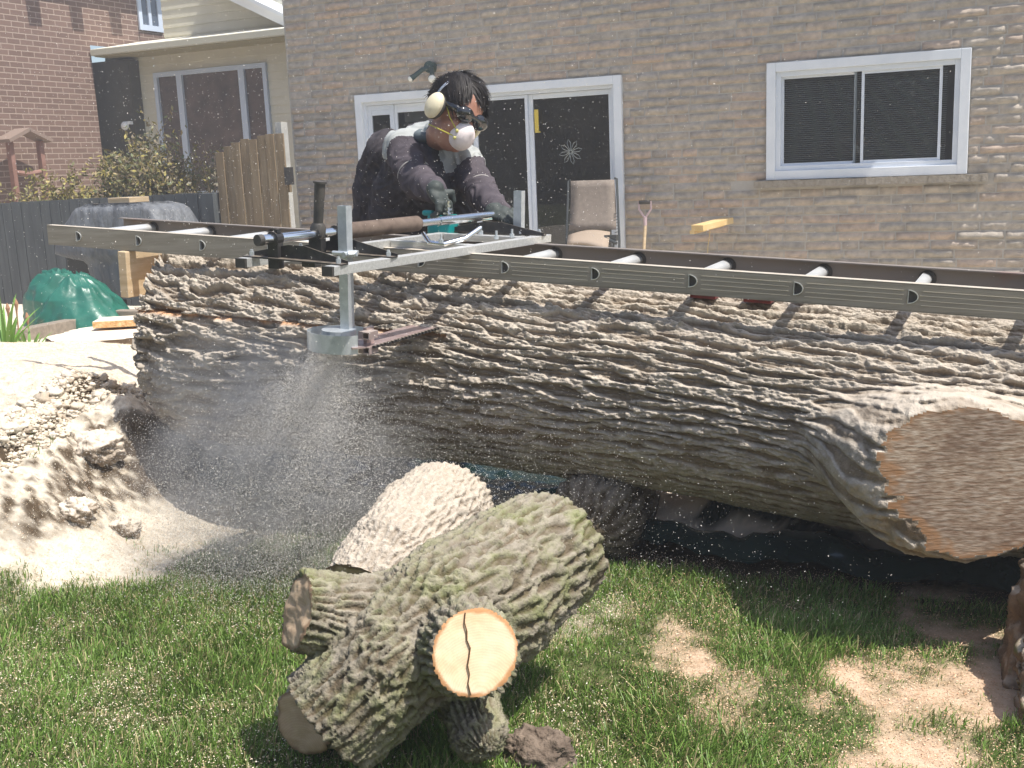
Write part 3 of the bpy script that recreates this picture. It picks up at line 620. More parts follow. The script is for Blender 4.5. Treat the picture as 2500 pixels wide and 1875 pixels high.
while z < HZ-.1:
    x = HX0+rng.uniform(0,.03)
    while x < HX1:
        L = rng.choice([.14,.20,.26,.30,.36]); x1 = min(x+L, HX1)
        segs = [(x, x1-.010)]
        for a, b, c, d in opn:
            if z+ch > c and z < d:
                ns = []
                for s0, s1 in segs:
                    if s1 <= a or s0 >= b: ns.append((s0,s1)); continue
                    if s0 < a-.04: ns.append((s0, a-.004))
                    if s1 > b+.04: ns.append((b+.004, s1))
                segs = ns
        if WZ0-.075 < z+ch/2 < WZ0+.0 and x1 > -2.1 and x < -.28: segs = []
        for s0, s1 in segs:
            if s1-s0 < .03: continue
            nxs = max(4, int((s1-s0)/.022)); nzs = 5
            u = np.linspace(0,1,nxs); v = np.linspace(0,1,nzs); U, Vv = np.meshgrid(u, v)
            jit = rng.uniform(-.0025,.0025,4)
            X = s0+(s1-s0)*U; Z = z+.004+(ch-.010+jit[0])*Vv+jit[1]*U
            edge = np.minimum(np.minimum(U,1-U)*(s1-s0)/.012, np.minimum(Vv,1-Vv)*ch/.012); edge = np.clip(edge,0,1)
            P = np.stack([X.ravel()*9, np.full(X.size, row*3.1), Z.ravel()*22], 1)
            pr = rng.uniform(.008,.026)+.014*noise3(P, 91)+.008*noise3(P*2.7, 92)+rng.uniform(-.008,.008)*(Vv.ravel()-.5)*2
            Yv = D+.012-np.clip(pr, .002, .046)*edge.ravel()**.6
            VV.append(np.stack([X.ravel(), Yv, Z.ravel()], 1))
            idx = (np.arange(nzs-1)[:,None]*nxs+np.arange(nxs-1)[None,:]).ravel()+nn
            FF.append(np.stack([idx, idx+1, idx+1+nxs, idx+nxs], 1)); nn += X.size
            c = pal[rng.integers(len(pal))]*rng.uniform(.82,1.15); c = (c*.36+np.array([.232,.212,.185])*.64)*np.array([1.84,1.85,1.86])
            CC.append(np.tile(c, (X.size,1)))
        x = x1
    z += ch; row += 1
stone = mat('split_stone', (.78,.78,.78), rough=.9, spec=.2, col2=(1.12,1.1,1.06), nscale=16, attr='tone', bump=.6, bscale=90, bdist=.006)
so_ = mkmesh('stone_facing', np.concatenate(VV), np.concatenate(FF), stone, house, attrs={'tone': np.concatenate(CC)})
# unseen eave of the house, cut short to let sun graze the wall's right
mb = MB(); mb.box((HX0-.3, D-.42, HZ), (.62, D+9.2, HZ+.14)); mb.build('eave', mat('eave_boards',(.5,.5,.48),rough=.7), house)
white = mat('white_painted_trim', (.66,.70,.75), rough=.45, col2=(.74,.77,.81), nscale=5, bump=.05)
white2 = mat('white_vinyl', (.60,.65,.72), rough=.4, col2=(.68,.72,.78), nscale=4)
glassm = bpy.data.materials.new('window_glass'); glassm.use_nodes = True
n_ = glassm.node_tree.nodes; l_ = glassm.node_tree.links; n_.remove(n_['Principled BSDF']); go = n_['Material Output']
tr = n_.new('ShaderNodeBsdfTransparent'); tr.inputs[0].default_value = (.74,.78,.78,1); gl = n_.new('ShaderNodeBsdfGlossy'); gl.inputs['Roughness'].default_value = .01; fr = n_.new('ShaderNodeFresnel'); fr.inputs[0].default_value = 1.7
ms = n_.new('ShaderNodeMixShader'); l_.new(fr.outputs[0], ms.inputs[0]); l_.new(tr.outputs[0], ms.inputs[1]); l_.new(gl.outputs[0], ms.inputs[2]); l_.new(ms.outputs[0], go.inputs[0])
def X_(px_, y=330): return atY(px_, y, D)[0]
def frame_(mb, x0, x1, z0, z1, y0, y1, wd, bottom=True):
    mb.box((x0,y0,z0),(x0+wd,y1,z1)); mb.box((x1-wd,y0,z0),(x1,y1,z1)); mb.box((x0+wd,y0,z1-wd),(x1-wd,y1,z1))
    if bottom: mb.box((x0+wd,y0,z0),(x1-wd,y1,z0+wd))
door = MB(); frame_(door, DX0, DX1, -.02, DZ, D-.03, D+.10, .075, False)
do = door.build('patio_door', white, house, bevel=.004)
mb = MB(); frame_(mb, DX0+.075, DX1-.075, 0, DZ-.075, D+.012, D+.10, .03)
px0, px1 = DX0+.105, DX1-.105
mb.build('door_frame', white2, do, bevel=.003)
stiles = [(X_(788),X_(811)),(X_(851),X_(862)),(X_(1024),X_(1036)),(X_(1134),X_(1157)),(X_(1321),DX1-.105)]
xsP = [X_(788),X_(851),X_(1024),X_(1140),DX1-.105]
tops = [.0,.0,.0,.0]
for i in range(4):
    a, b = xsP[i], xsP[i+1]; a = max(a, px0)
    mb = MB(); yy = D+.035+(.02 if i % 2 else 0); sw = .045 if i in (0,3) else .03
    ztop = DZ-.107; frame_(mb, a, b, .03, ztop, yy, yy+.03, sw)
    if i < 2: mb.box((a+sw, yy+.004, ztop-sw-.05), (b-sw, yy+.026, ztop-sw))
    sash = mb.build('door_sash', white2, do, bevel=.003)
    mb = MB(); mb.add([(a+sw,yy+.015,.03+sw),(b-sw,yy+.015,.03+sw),(b-sw,yy+.015,ztop-sw),(a+sw,yy+.015,ztop-sw)],[(0,1,2,3)]); mb.build('pane', glassm, sash)
# a drawn curtain edge behind the second pane
mb = MB(); mb.box((X_(862)+.02, D+.12, DZ-.28),(X_(940), D+.15, DZ-.16)); mb.build('curtain_box', mat('dull_fabric',(.22,.20,.19),rough=.9), do)
# window
mb = MB(); frame_(mb, WX0, WX1, WZ0, WZ1, D-.035, D+.08, .075); wi = mb.build('window', white, house, bevel=.004)
mb = MB(); frame_(mb, WX0+.075, WX1-.075, WZ0+.075, WZ1-.075, D-.008, D+.06, .04); mb.build('window_frame', white2, wi, bevel=.003)
xa, xb, za, zb_ = WX0+.115, WX1-.115, WZ0+.115, WZ1-.115; xm = X_(1843, 250)
mb = MB(); frame_(mb, xa, xm+.02, za, zb_, D+.03, D+.055, .02); s1 = mb.build('sash', white2, wi); mb = MB(); mb.add([(xa,D+.042,za),(xm,D+.042,za),(xm,D+.042,zb_),(xa,D+.042,zb_)],[(0,1,2,3)]); mb.build('pane', glassm, s1)
mb = MB(); frame_(mb, xm+.06, xb-.09, za, zb_, D+.012, D+.03, .022); s2 = mb.build('sash', white2, wi); mb = MB(); mb.add([(xm,D+.021,za),(xb,D+.021,za),(xb,D+.021,zb_),(xm,D+.021,zb_)],[(0,1,2,3)]); mb.build('pane', glassm, s2)
mb = MB(); zz = za
while zz < zb_-.02:
    mb.add([(xa-.05,D+.105,zz),(xb-.06,D+.105,zz),(xb-.06,D+.118,zz+.010),(xa-.05,D+.118,zz+.010)],[(0,1,2,3)]); zz += .0165
mb.build('blind', mat('grey_blind_slats',(.62,.60,.56),rough=.6), wi)
mb = MB(); n = 46; 
for i in range(n):
    a = -2.1+1.83*i/n; b = a+1.83/n; h = rng.uniform(-.003,.003); mb.box((a,D-.075+h,1.045-.062),(b,D+.012,1.041+rng.uniform(-.003,.002)))
mb.build('sill', mat('rough_stone_sill',(.25,.215,.17),rough=.9,col2=(.34,.30,.25),nscale=30,bump=.9,bscale=60,bdist=.01), house)
# rooms behind the glass
roomm = mat('dim_interior', (.08,.075,.07), rough=.9, col2=(.20,.17,.14), nscale=1.5)
mb = MB()
for (a,b,c,d) in opn:
    mb.add([(a-.5,D+2.6,-.1),(b+.5,D+2.6,-.1),(b+.5,D+2.6,2.6),(a-.5,D+2.6,2.6)],[(0,1,2,3)])
    mb.add([(a-.5,D+.21,-.1),(a-.5,D+2.6,-.1),(a-.5,D+2.6,2.6),(a-.5,D+.21,2.6)],[(0,1,2,3)]); mb.add([(b+.5,D+.21,-.1),(b+.5,D+2.6,-.1),(b+.5,D+2.6,2.6),(b+.5,D+.21,2.6)],[(0,1,2,3)])
    mb.add([(a-.5,D+.21,2.6),(b+.5,D+.21,2.6),(b+.5,D+2.6,2.6),(a-.5,D+2.6,2.6)],[(0,1,2,3)]); mb.add([(a-.5,D+.21,0.01),(b+.5,D+.21,0.01),(b+.5,D+2.6,0.01),(a-.5,D+2.6,0.01)],[(0,1,2,3)])
mb.build('interior', roomm, house)
# things on and by the wall
p = atY(932,150,D-.02); fl = thing('security_light', 'twin headed dark green security light on the stone wall above the man', 'wall light', p)
dg = mat('dark_green_metal', (.035,.065,.06), rough=.4)
mb = MB(); mb.tube([p+[0,.02,.02],p+[0,-.05,.02]],.055,16); mb.build('mount', dg, fl)
for dx, dz, dy, s_ in ((-.13,-.055,-.10,.03),(.075,-.07,-.13,.042)):
    q = p+[dx,dy,dz]; mb = MB(); mb.tube([p+[0,-.04,.01], p+[dx*.5,-.06,0], q], [.022,.022,.024], 10); h = mb.build('lamp_arm', dg, fl, smooth=True)
    d = nrm([dx*.8,-.12,-.10]); mb = MB(); mb.tube([q,q+d*.05],[.024,s_],14); mb.build('lamp_head', dg, h, smooth=True); mb = MB(); mb.ball(q+d*.05,s_*.93,12,8); mb.build('bulb', mat('bulb_glass',(.75,.76,.72),rough=.08,spec=.8), h, smooth=True)
p0 = atY(1156,237,D+.045); p1 = atY(1165,285,D+.045); mb = MB(); mb.box((p0[0],D+.02,p1[2]),(p1[0]+.004,D+.032,p0[2])); mb.box((p0[0],D+.018,p1[2]-.006),(p1[0]+.02,D+.03,p1[2]+.004)); o = mb.build('door_thermometer', mat('yellow_plastic',(.62,.46,.06),rough=.5), None); tag(o, 'yellow strip thermometer fixed by the patio door post', 'thermometer')
p = atY(1233,328,D+.05)-np.array([0,.004,0]); mb = MB()
for k in range(8):
    a = k*math.pi/4+.2; L_ = .115; pts = [(p[0]+math.cos(a+s_)*r_, p[1], p[2]+math.sin(a+s_)*r_) for r_, s_ in ((.01,0),(.05,.25),(.085,.2),(L_,0),(.085,-.2),(.05,-.25),(.01,0))]
    mb.tube(pts, .0022, 4)
o = mb.build('window_ornament', mat('clear_wire_ornament',(.45,.5,.52),rough=.3,metal=.6), None); tag(o, 'wire flower ornament hanging on the right patio door pane', 'ornament')
# folding lounge chair
cb = atY(1285,520,9.0); lc = thing('lounge_chair', 'tan folding lounge chair standing upright in front of the patio door', 'chair', (cb[0],9.0,0))
tanf = mat('tan_mesh_fabric', (.19,.155,.13), rough=.85, col2=(.24,.20,.165), nscale=30, bump=.2, bscale=400, bdist=.001)
def cpt(x,y,Y=9.0): return atY(x,y,Y)
def sheet(name, rows, m, parent, th=.006, smooth=True, sub_=0):
    n = len(rows); k = len(rows[0]); V_ = np.array(rows).reshape(-1,3); F_ = [(i*k+j, i*k+j+1, (i+1)*k+j+1, (i+1)*k+j) for i in range(n-1) for j in range(k-1)]
    o = mkmesh(name, V_, F_, m, parent, smooth); s_ = o.modifiers.new('solid','SOLIDIFY'); s_.thickness = th
    if sub_: b_ = o.modifiers.new('sub','SUBSURF'); b_.levels = b_.render_levels = sub_
    return o
tl, tr_, bl, br = cpt(1233,391,9.12), cpt(1327,388,9.12), cpt(1229,498,8.98), cpt(1331,496,8.98)
rows = [[lerp(lerp(tl,bl,v),lerp(tr_,br,v),u)+np.array([0,.02*math.sin(v*3.1),0]) for u in np.linspace(0,1,6)] for v in np.linspace(0,1,8)]
sheet('backrest', rows, tanf, lc)
s0, s1_, f0, f1 = cpt(1229,512,8.95), cpt(1318,505,8.95), cpt(1226,530,8.72), cpt(1312,545,8.72)
rows = [[lerp(lerp(s0,f0,v),lerp(s1_,f1,v),u)+np.array([0,0,.03*math.sin(u*3.14)]) for u in np.linspace(0,1,7)] for v in np.linspace(0,1,5)]
sheet('seat', rows, mat('tan_cushion',(.33,.26,.20),rough=.8), lc, .02)
dgf = mat('dark_frame_tube', (.05,.055,.055), rough=.4)
for (a,b) in ((cpt(1228,391,9.13),cpt(1224,520,8.96)),(cpt(1332,386,9.13),cpt(1338,520,8.96))):
    mb = MB(); mb.tube([a+[.02 if a[0]<cb[0] else -.02,0,.005],a,b,[b[0],8.9,.02]], .011, 8)
    mb.build('frame_tube', dgf, lc, smooth=True)
    mb = MB(); xx = a[0]+(.012 if a[0]<cb[0] else -.012)
    for k in range(9):
        t = .55+k*.05; q = lerp(a,b,t); mb.tube([q,q+[(.035 if a[0]<cb[0] else -.035),-.01,-.01]], .003, 5)
    mb.build('lacing', dgf, lc)
q = cpt(1322,515,8.9); mb = MB(); mb.box(q-[.06,.03,.02],q+[.05,.03,.03]); mb.tube([q+[-.06,-.03,.01],q+[.06,-.05,-.04]],.014,8); mb.tube([q+[.02,-.02,-.02],q+[.01,-.02,-.5]],.010,8); mb.build('recline_lock', dgf, lc)
# D handle of a shovel leaning by the wall
p = atY(1393,440,9.3); shv = thing('shovel', 'shovel with pink yoke and black grip leaning on the stone wall', 'shovel', (p[0],9.2,0))
pink = mat('pale_pink_plastic', (.58,.44,.46), rough=.5)
mb = MB(); mb.tube([p+[-.052,0,.012],p+[.052,0,.012]],.017,10); mb.build('grip', MT['rubber'], shv)
mb = MB(); mb.tube([p+[-.056,0,.02],p+[-.054,0,-.05],p+[-.02,0,-.10],p+[0,0,-.125]],.009,8); mb.tube([p+[.056,0,.02],p+[.054,0,-.05],p+[.02,0,-.10],p+[0,0,-.125]],.009,8); mb.tube([p+[0,0,-.115],p+[0,0,-.19]],[.019,.016],10); mb.build('yoke', pink, shv, smooth=True)
mb = MB(); mb.tube([p+[0,0,-.19],p+[0,-.15,-.80]],.015,10); mb.build('shaft', MT['lumber'], shv)
# plank jutting out by the wall
a = atY(1506,493,8.95); b = atY(1572,476,9.42); mb = MB(); mb.beam(a,b,.115,.05); mb.beam(a+[-.05,.02,-.035],b+[-.05,-.02,-.035],.05,.03)
o = mb.build('plank', mat('new_yellow_lumber',(.58,.40,.17),rough=.7,col2=(.68,.50,.25),nscale=5), None, bevel=.003); tag(o, 'new yellow plank jutting out from the stone wall', 'plank')
q0 = atY(1534,500,9.2); q1 = atY(1520,560,9.2); mb = MB(); mb.tube([q0,lerp(q0,q1,.5)+[0.01,0,0],q1+[0,0,-.6]],.0035,5); o = mb.build('string', mat('yellow_string',(.6,.45,.2),rough=.9), None); tag(o, 'thin yellow string hanging down from the plank', 'string')
# ------------------------------------------------------------------ neighbour's house
XB = -13.6; YS = 14.2
nb = thing('brick_house', "neighbour's reddish brick house with cream siding and a long window", 'house', (XB+1, YS+1, 0))
brick = mat('red_brick', (.2,.1,.07), rough=.9)
n_ = brick.node_tree.nodes; l_ = brick.node_tree.links; b_ = n_['Principled BSDF']; tc_ = n_.new('ShaderNodeTexCoord'); mp_ = n_.new('ShaderNodeMapping'); mp_.inputs['Rotation'].default_value = (math.radians(90),0,math.radians(90))
sx = n_.new('ShaderNodeSeparateXYZ'); cx_n = n_.new('ShaderNodeCombineXYZ'); l_.new(tc_.outputs['Object'], sx.inputs[0]); adx = n_.new('ShaderNodeMath'); adx.operation = 'ADD'; l_.new(sx.outputs['X'], adx.inputs[0]); l_.new(sx.outputs['Y'], adx.inputs[1]); l_.new(adx.outputs[0], cx_n.inputs[0]); l_.new(sx.outputs['Z'], cx_n.inputs[1])
bt = n_.new('ShaderNodeTexBrick'); l_.new(cx_n.outputs[0], bt.inputs['Vector']); bt.inputs['Scale'].default_value = 1; bt.inputs['Brick Width'].default_value = .235; bt.inputs['Row Height'].default_value = .083; bt.inputs['Mortar Size'].default_value = .008
bt.inputs['Color1'].default_value = (.150,.094,.074,1); bt.inputs['Color2'].default_value = (.195,.125,.10,1); bt.inputs['Mortar'].default_value = (.36,.28,.23,1); bt.inputs['Bias'].default_value = -.1
l_.new(bt.outputs['Color'], b_.inputs['Base Color']); bu_ = n_.new('ShaderNodeBump'); bu_.invert = True; bu_.inputs['Distance'].default_value = .008; l_.new(bt.outputs['Fac'], bu_.inputs['Height']); l_.new(bu_.outputs[0], b_.inputs['Normal'])
mb = MB(); mb.add([(XB,7,-.5),(XB,YS-.6,-.5),(XB,YS-.6,7),(XB,7,7)],[(0,1,2,3)]); mb.add([(XB,YS-.6,3.42),(XB,19,3.42),(XB,19,7),(XB,YS-.6,7)],[(0,1,2,3)])
mb.add([(XB,YS-.6,-.5),(XB-.5,YS-.6,-.5),(XB-.5,YS-.6,3.42),(XB,YS-.6,3.42)],[(0,1,2,3)])
mb.add([(XB,7,-.5),(XB-6,7,-.5),(XB-6,7,7),(XB,7,7)],[(0,1,2,3)]); mb.add([(XB-6,7,-.5),(XB-6,19,-.5),(XB-6,19,7),(XB-6,7,7)],[(0,1,2,3)])
mb.build('brick_wall', brick, nb)
# roof overhang and its brackets, above the picture: they cast the shadow on the bricks
mb = MB(); mb.box((XB-6.2, 6.4, 4.90),(XB+.46, 19, 5.0)); mb.build('roof_overhang', mat('soffit_white',(.6,.58,.52),rough=.7), nb)
for i in range(14):
    y = 9.9+i*.83
    if y < 14.3:
        mb = MB(); mb.box((XB, y, 4.52),(XB+.46, y+.24, 4.9)); mb.build('bracket', MT['lumber'], nb)
cream = mat('cream_siding', (.60,.575,.47), rough=.6, col2=(.66,.635,.53), nscale=2)
def siding(mb, x0, x1, z0, z1, y, ex=.125, top=None):
    z = z0
    while z < z1-1e-6:
        ze = min(z+ex, z1); xa_, xb_ = x0, x1
        if top: xa_, xb_ = top(ze)
        if xb_-xa_ > .05: mb.add([(xa_,y-.014,z),(xb_,y-.014,z),(xb_,y,ze),(xa_,y,ze)],[(0,1,2,3)]); mb.add([(xa_,y,z),(xb_,y,z),(xb_,y-.014,z),(xa_,y-.014,z)],[(0,1,2,3)])
        z = ze
NW = dict(x0=atY(335,163,YS)[0], x1=atY(577,137,YS)[0], z0=1.0, z1=2.97)
mb = MB(); siding(mb, XB-.3, NW['x0'], -.3, 3.3, YS); siding(mb, NW['x1'], -8, -.3, 3.3, YS); siding(mb, NW['x0'], NW['x1'], NW['z1'], 3.3, YS); siding(mb, NW['x0'], NW['x1'], -.3, NW['z0'], YS)
mb.build('siding_wall', cream, nb)
mb = MB(); mb.box((XB-.45, YS-.25, -.5),(XB+.42, YS-.02, 3.2)); mb.build('corner_panel', mat('dark_recess_panel',(.05,.045,.035),rough=.8,col2=(.075,.07,.05),nscale=3), nb)
ltb = atY(270,272,YS-.35); mb = MB(); mb.ball(ltb,(.07,.06,.07),12,8); mb.box(ltb+[-.04,0,.02],ltb+[.12,.06,.07]); o = mb.build('porch_lamp', mat('lamp_white',(.75,.78,.8),rough=.25), nb, smooth=True)
# eave, gutter, gable
mb = MB(); ye = YS-.55; mb.box((XB+.02, ye, 3.24),(-8, YS+.02, 3.27)); mb.build('soffit', mat('tan_soffit',(.34,.30,.18),rough=.8), nb)
mb = MB(); mb.box((XB+.02, ye-.09, 3.25),(-8, ye, 3.35)); mb.build('gutter', mat('cream_gutter',(.55,.54,.44),rough=.5), nb, bevel=.01)
mb = MB(); mb.add([(XB+.02,ye-.06,3.352),(-8,ye-.06,3.352),(-8,YS+.5,3.56),(XB+.02,YS+.5,3.56)],[(0,1,2,3)]); mb.add([(XB+.02,ye-.06,3.352),(XB+.02,YS+.5,3.56),(XB+.02,YS+.5,3.3),(XB+.02,ye-.06,3.3)],[(0,1,2,3)]); mb.build('porch_roof', mat('pale_roof_felt',(.74,.72,.62),rough=.7), nb)
def gtop(z): return (XB+.6, min(-8, XB+3.9-(z-4.35)*3.4))
mb = MB(); siding(mb, XB+.6, -8, 3.3, 6.0, YS+.45, .14, gtop); mb.build('gable_wall', cream, nb)
mb = MB(); a = (XB+1.0,YS+.2,gtop(3.6)[1]); 
pa = np.array([atY(530,0,YS+.1)[0], YS+.1, atY(530,0,YS+.1)[2]]); pb = np.array(atY(625,45,YS+.1)); dd_ = pb-pa
mb.beam(pa-dd_*1.2, pb+dd_*.6, .5, .13); o = mb.build('rake_board', mat('white_rake',(.78,.80,.82),rough=.5), nb)
mb = MB(); mb.beam(pa-dd_*1.2+[0,.1,.10], pb+dd_*.6+[0,.1,.10], .9, .05); mb.build('gable_roof', mat('bright_roof',(.72,.76,.8),rough=.5), nb)
def nwin(name, parent, x0, x1, z0, z1, y, muls, fw=.07):
    mb = MB(); frame_(mb, x0, x1, z0, z1, y-.04, y+.03, fw)
    for mx_ in muls: mb.box((mx_-.055,y-.035,z0+fw),(mx_+.055,y+.03,z1-fw))
    o = mb.build(name, mat('bluish_white_frame',(.52,.60,.72),rough=.5), parent)
    mb = MB(); mb.add([(x0+fw,y+.01,z0+fw),(x1-fw,y+.01,z0+fw),(x1-fw,y+.01,z1-fw),(x0+fw,y+.01,z1-fw)],[(0,1,2,3)]); mb.build('pane', mat('dark_pane',(.06,.055,.055),rough=.06,spec=.6,col2=(.13,.10,.09),nscale=3), o)
nwin('window', nb, NW['x0'], NW['x1'], NW['z0'], NW['z1'], YS-.012, [X for X in (atY(391,180,YS)[0], atY(524,160,YS)[0])])
# upstairs window in the brick wall
u0 = atX(298,40,XB); u1 = atX(350,60,XB); zb0 = atX(330,68,XB)[2]
mb = MB(); y0_, y1_ = u0[1], u1[1]; x_ = XB+.03
for (ya,yb_,za_,zb2) in ((y0_,y0_+.08,zb0,6),(y1_-.10,y1_,zb0,6),(y0_+.08,y1_-.10,zb0,zb0+.09),((y0_+y1_)/2-.05,(y0_+y1_)/2+.02,zb0+.09,6)): mb.box((XB-.02,ya,za_),(x_,yb_,zb2))
o = mb.build('window', mat('upper_window_frame',(.55,.62,.74),rough=.5), nb); mb = MB(); mb.add([(XB+.01,y0_+.08,zb0+.09),(XB+.01,y1_-.1,zb0+.09),(XB+.01,y1_-.1,6),(XB+.01,y0_+.08,6)],[(0,1,2,3)]); mb.build('pane', mat('upper_pane',(.08,.10,.14),rough=.06,spec=.7), o)
# ------------------------------------------------------------------ arbor frame by the brick wall
ax = XB+.35; ab = thing('garden_arbor', 'brown wooden arbor frame with a small peaked roof before the brick wall', 'arbor', (ax, 12, 0))
brn = mat('reddish_brown_wood', (.20,.105,.08), rough=.8, col2=(.27,.15,.12), nscale=5)
aL, aR, aT = atX(20,305,ax), atX(85,305,ax), atX(50,288,ax)
for q in (aL, aR): mb = MB(); mb.box((ax-.04,q[1]-.035,-.05),(ax+.04,q[1]+.035,q[2]+.0)); mb.build('post', brn, ab)
mb = MB(); mb.beam([ax,aL[1]-.12,aL[2]],[ax,aT[1],aT[2]+.05],.30,.05,up=(0,-.3,1)); mb.beam([ax,aR[1]+.12,aR[2]],[ax,aT[1],aT[2]+.05],.30,.05,up=(0,.3,1)); mb.build('roof', mat('weathered_roof_boards',(.23,.17,.14),rough=.8), ab)
zc_ = atX(50,372,ax)[2]; mb = MB(); mb.tube([(ax,aL[1]+.05,zc_),(ax,(aL[1]+aR[1])/2,zc_-.03),(ax,aR[1]-.05,zc_)],.035,8); mb.build('crossbar', brn, ab)
# ------------------------------------------------------------------ fences
def board_fence(name, lbl, x0, x1, y, ztop0, ztop1, bw, m, post_m, gap=.008, rail=True, slats=True, jit=.004):
    t = thing(name, lbl, 'fence', ((x0+x1)/2, y, 0)); mb = MB(); x = x0; k = 0
    while x < x1-.02:
        xe = min(x+bw-gap, x1); zt = ztop0+(ztop1-ztop0)*(x-x0)/(x1-x0)+rng.uniform(-jit,jit); yo = rng.uniform(-.003,.003)
        mb.box((x, y+yo, -.15),(xe, y+.018+yo, zt)); x += bw
    mb.build('boards', m, t, bevel=.002)
    mb = MB()
    for z_ in (.2, (ztop0*.85)): mb = MB(); mb.box((x0,y+.024,z_),(x1,y+.06,z_+.07)); mb.build('rail', m, t)
    for px_ in np.arange(x0+.02, x1, 1.9): mb = MB(); mb.box((px_,y+.062,-.1),(px_+.09,y+.15,min(ztop0,ztop1)-.02)); mb.build('post', post_m, t)
    return t
greyf = mat('dark_stained_boards', (.052,.060,.066), rough=.7, col2=(.085,.095,.10), nscale=3, stretch=(5,5,.6), bump=.2, bscale=40)
f0_, f1_ = atY(-260,452,8.5), atY(432,416,8.5)
board_fence('board_fence', 'low dark grey board fence behind the tarps', f0_[0], f1_[0], 8.5, f0_[2]-.0, f1_[2], .142, greyf, greyf)
mb = MB(); q = atY(448,415,8.45); mb.box((q[0]-.075,8.42,-.1),(q[0]+.085,8.56,1.12)); o = mb.build('fence_post', greyf, None, bevel=.004); tag(o, 'dark square fence post where the grey fence meets the tan one', 'post')
tanw = mat('weathered_tan_boards', (.15,.115,.07), rough=.85, col2=(.24,.19,.125), third=(.19,.14,.085), nscale=4, stretch=(4,4,.5), bump=.3, bscale=40)
t = thing('picket_gate', 'tall weathered tan board gate between the grey fence and the stone house', 'gate', (-6.7,8.55,0))
g0_, g1_ = atY(466,318,8.5), atY(612,278,8.5); nbd = 8; bw_ = (g1_[0]-g0_[0])/nbd; mb = MB()
for i in range(nbd):
    zt = [1.50,1.55,1.58,1.61,1.60,1.63,1.64,1.64][i]; a_ = g0_[0]+i*bw_; yo = .012 if i % 2 else 0
    mb.box((a_,8.48+yo,-.05),(a_+bw_*.93,8.50+yo,zt))
mb.build('boards', tanw, t, bevel=.002); 
for z_ in (.3,1.1): mb = MB(); mb.box((g0_[0],8.525,z_),(g1_[0],8.56,z_+.1)); mb.build('rail', tanw, t)
q = atY(622,385,8.45); mb = MB(); mb.box((q[0]-.03,8.44,q[2]-.06),(q[0]+.03,8.5,q[2]+.10)); mb.build('latch', MT['blacksteel'], t)
mb = MB(); q = atY(618,400,8.7); mb.box((q[0]-.0,8.6,0),(q[0]+.07,8.7,1.75)); o = mb.build('gate_post', mat('pale_post',(.42,.42,.40),rough=.7,col2=(.34,.34,.33),nscale=6), None); tag(o, 'pale post between the tan gate and the corner of the stone house', 'post')
# ------------------------------------------------------------------ shrubs
def shrub(name, lbl, c, r, nst, cols, nleaf, seed, lsz=.03):
    g = np.random.default_rng(seed); t = thing(name, lbl, 'shrub', c); mb = MB(); tips = []
    for i in range(nst):
        a = g.uniform(0,2*np.pi); lean = g.uniform(.1,1); d = np.array([math.cos(a)*r[0]*lean, math.sin(a)*r[1]*lean, r[2]*g.uniform(.6,1.05)*(1-.25*lean**2)]); p = np.array(c)+[math.cos(a)*.1,math.sin(a)*.06,0]
        pts = [p+d*s*np.array([s**.3,s**.3,1])+g.normal(0,.02,3)*s for s in (0,.3,.6,.85,1)]; mb.tube(pts,[.010,.008,.005,.003,.0015],4,cap=False)
        for k in range(5):
            b0 = pts[g.integers(1,4)]; dd = nrm(d)*.5+g.normal(0,.6,3); dd[2] = abs(dd[2])+.2; b1 = b0+nrm(dd)*g.uniform(.12,.35)*r[2]; mb.tube([b0,(b0+b1)/2+g.normal(0,.015,3),b1],[.004,.003,.001],3,cap=False); tips.append((b0,b1))
        tips.append((pts[2],pts[4]))
    mb.build('stems', mat('twig_bark',(.20,.15,.10),rough=.9,col2=(.30,.24,.17),nscale=6), t)
    ti = g.integers(len(tips), size=nleaf); A = np.array([x[0] for x in tips])[ti]; B = np.array([x[1] for x in tips])[ti]; s = g.uniform(.1,1.08,nleaf)[:,None]; P = A+(B-A)*s+g.normal(0,.03,(nleaf,3))
    V_, F_ = leafcards(P, g, lsz); mk = np.repeat(g.random(nleaf), 4); cc = np.array(cols)[g.integers(len(cols), size=nleaf)]*g.uniform(.75,1.25,(nleaf,1))
    o = mkmesh('foliage', V_, F_, mat('shrub_leaf',(1,1,1),rough=.6,attr='tone'), t, attrs={'tone': np.repeat(cc,4,0)}); return t
def leafcards(P, g, sz):
    n = len(P); a = g.normal(size=(n,3)); a /= np.linalg.norm(a,axis=1)[:,None]; b = np.cross(a, g.normal(size=(n,3))); b /= np.linalg.norm(b,axis=1)[:,None]
    L_ = (sz*g.uniform(.5,1.3,n))[:,None]; V_ = np.stack([P-a*L_, P+b*L_*.42, P+a*L_, P-b*L_*.42], 1).reshape(-1,3); return V_, np.arange(4*n).reshape(-1,4)
yel = [(.30,.25,.06),(.24,.22,.07),(.20,.20,.06),(.34,.27,.08),(.17,.16,.06)]; olv = [(.15,.15,.06),(.10,.12,.05),(.22,.19,.08),(.26,.20,.09)]
shrub('shrub', 'low straggly yellow green shrub at the left behind the grey fence', (*atY(175,410,9.3)[:2],0), (.85,.5,1.45), 60, yel+[(.22,.17,.10)], 11000, 3)
shrub('shrub', 'taller twiggy olive shrub behind the fence, in front of the long window', (*atY(335,400,9.4)[:2],0), (.80,.5,1.78), 80, olv+yel[:1]+[(.20,.16,.10)], 12000, 4)
shrub('shrub', 'sparse grey brown bare shrub beside the tan gate', (*atY(430,400,9.3)[:2],0), (.55,.4,1.45), 36, [(.20,.17,.12),(.14,.13,.08)], 1400, 5)
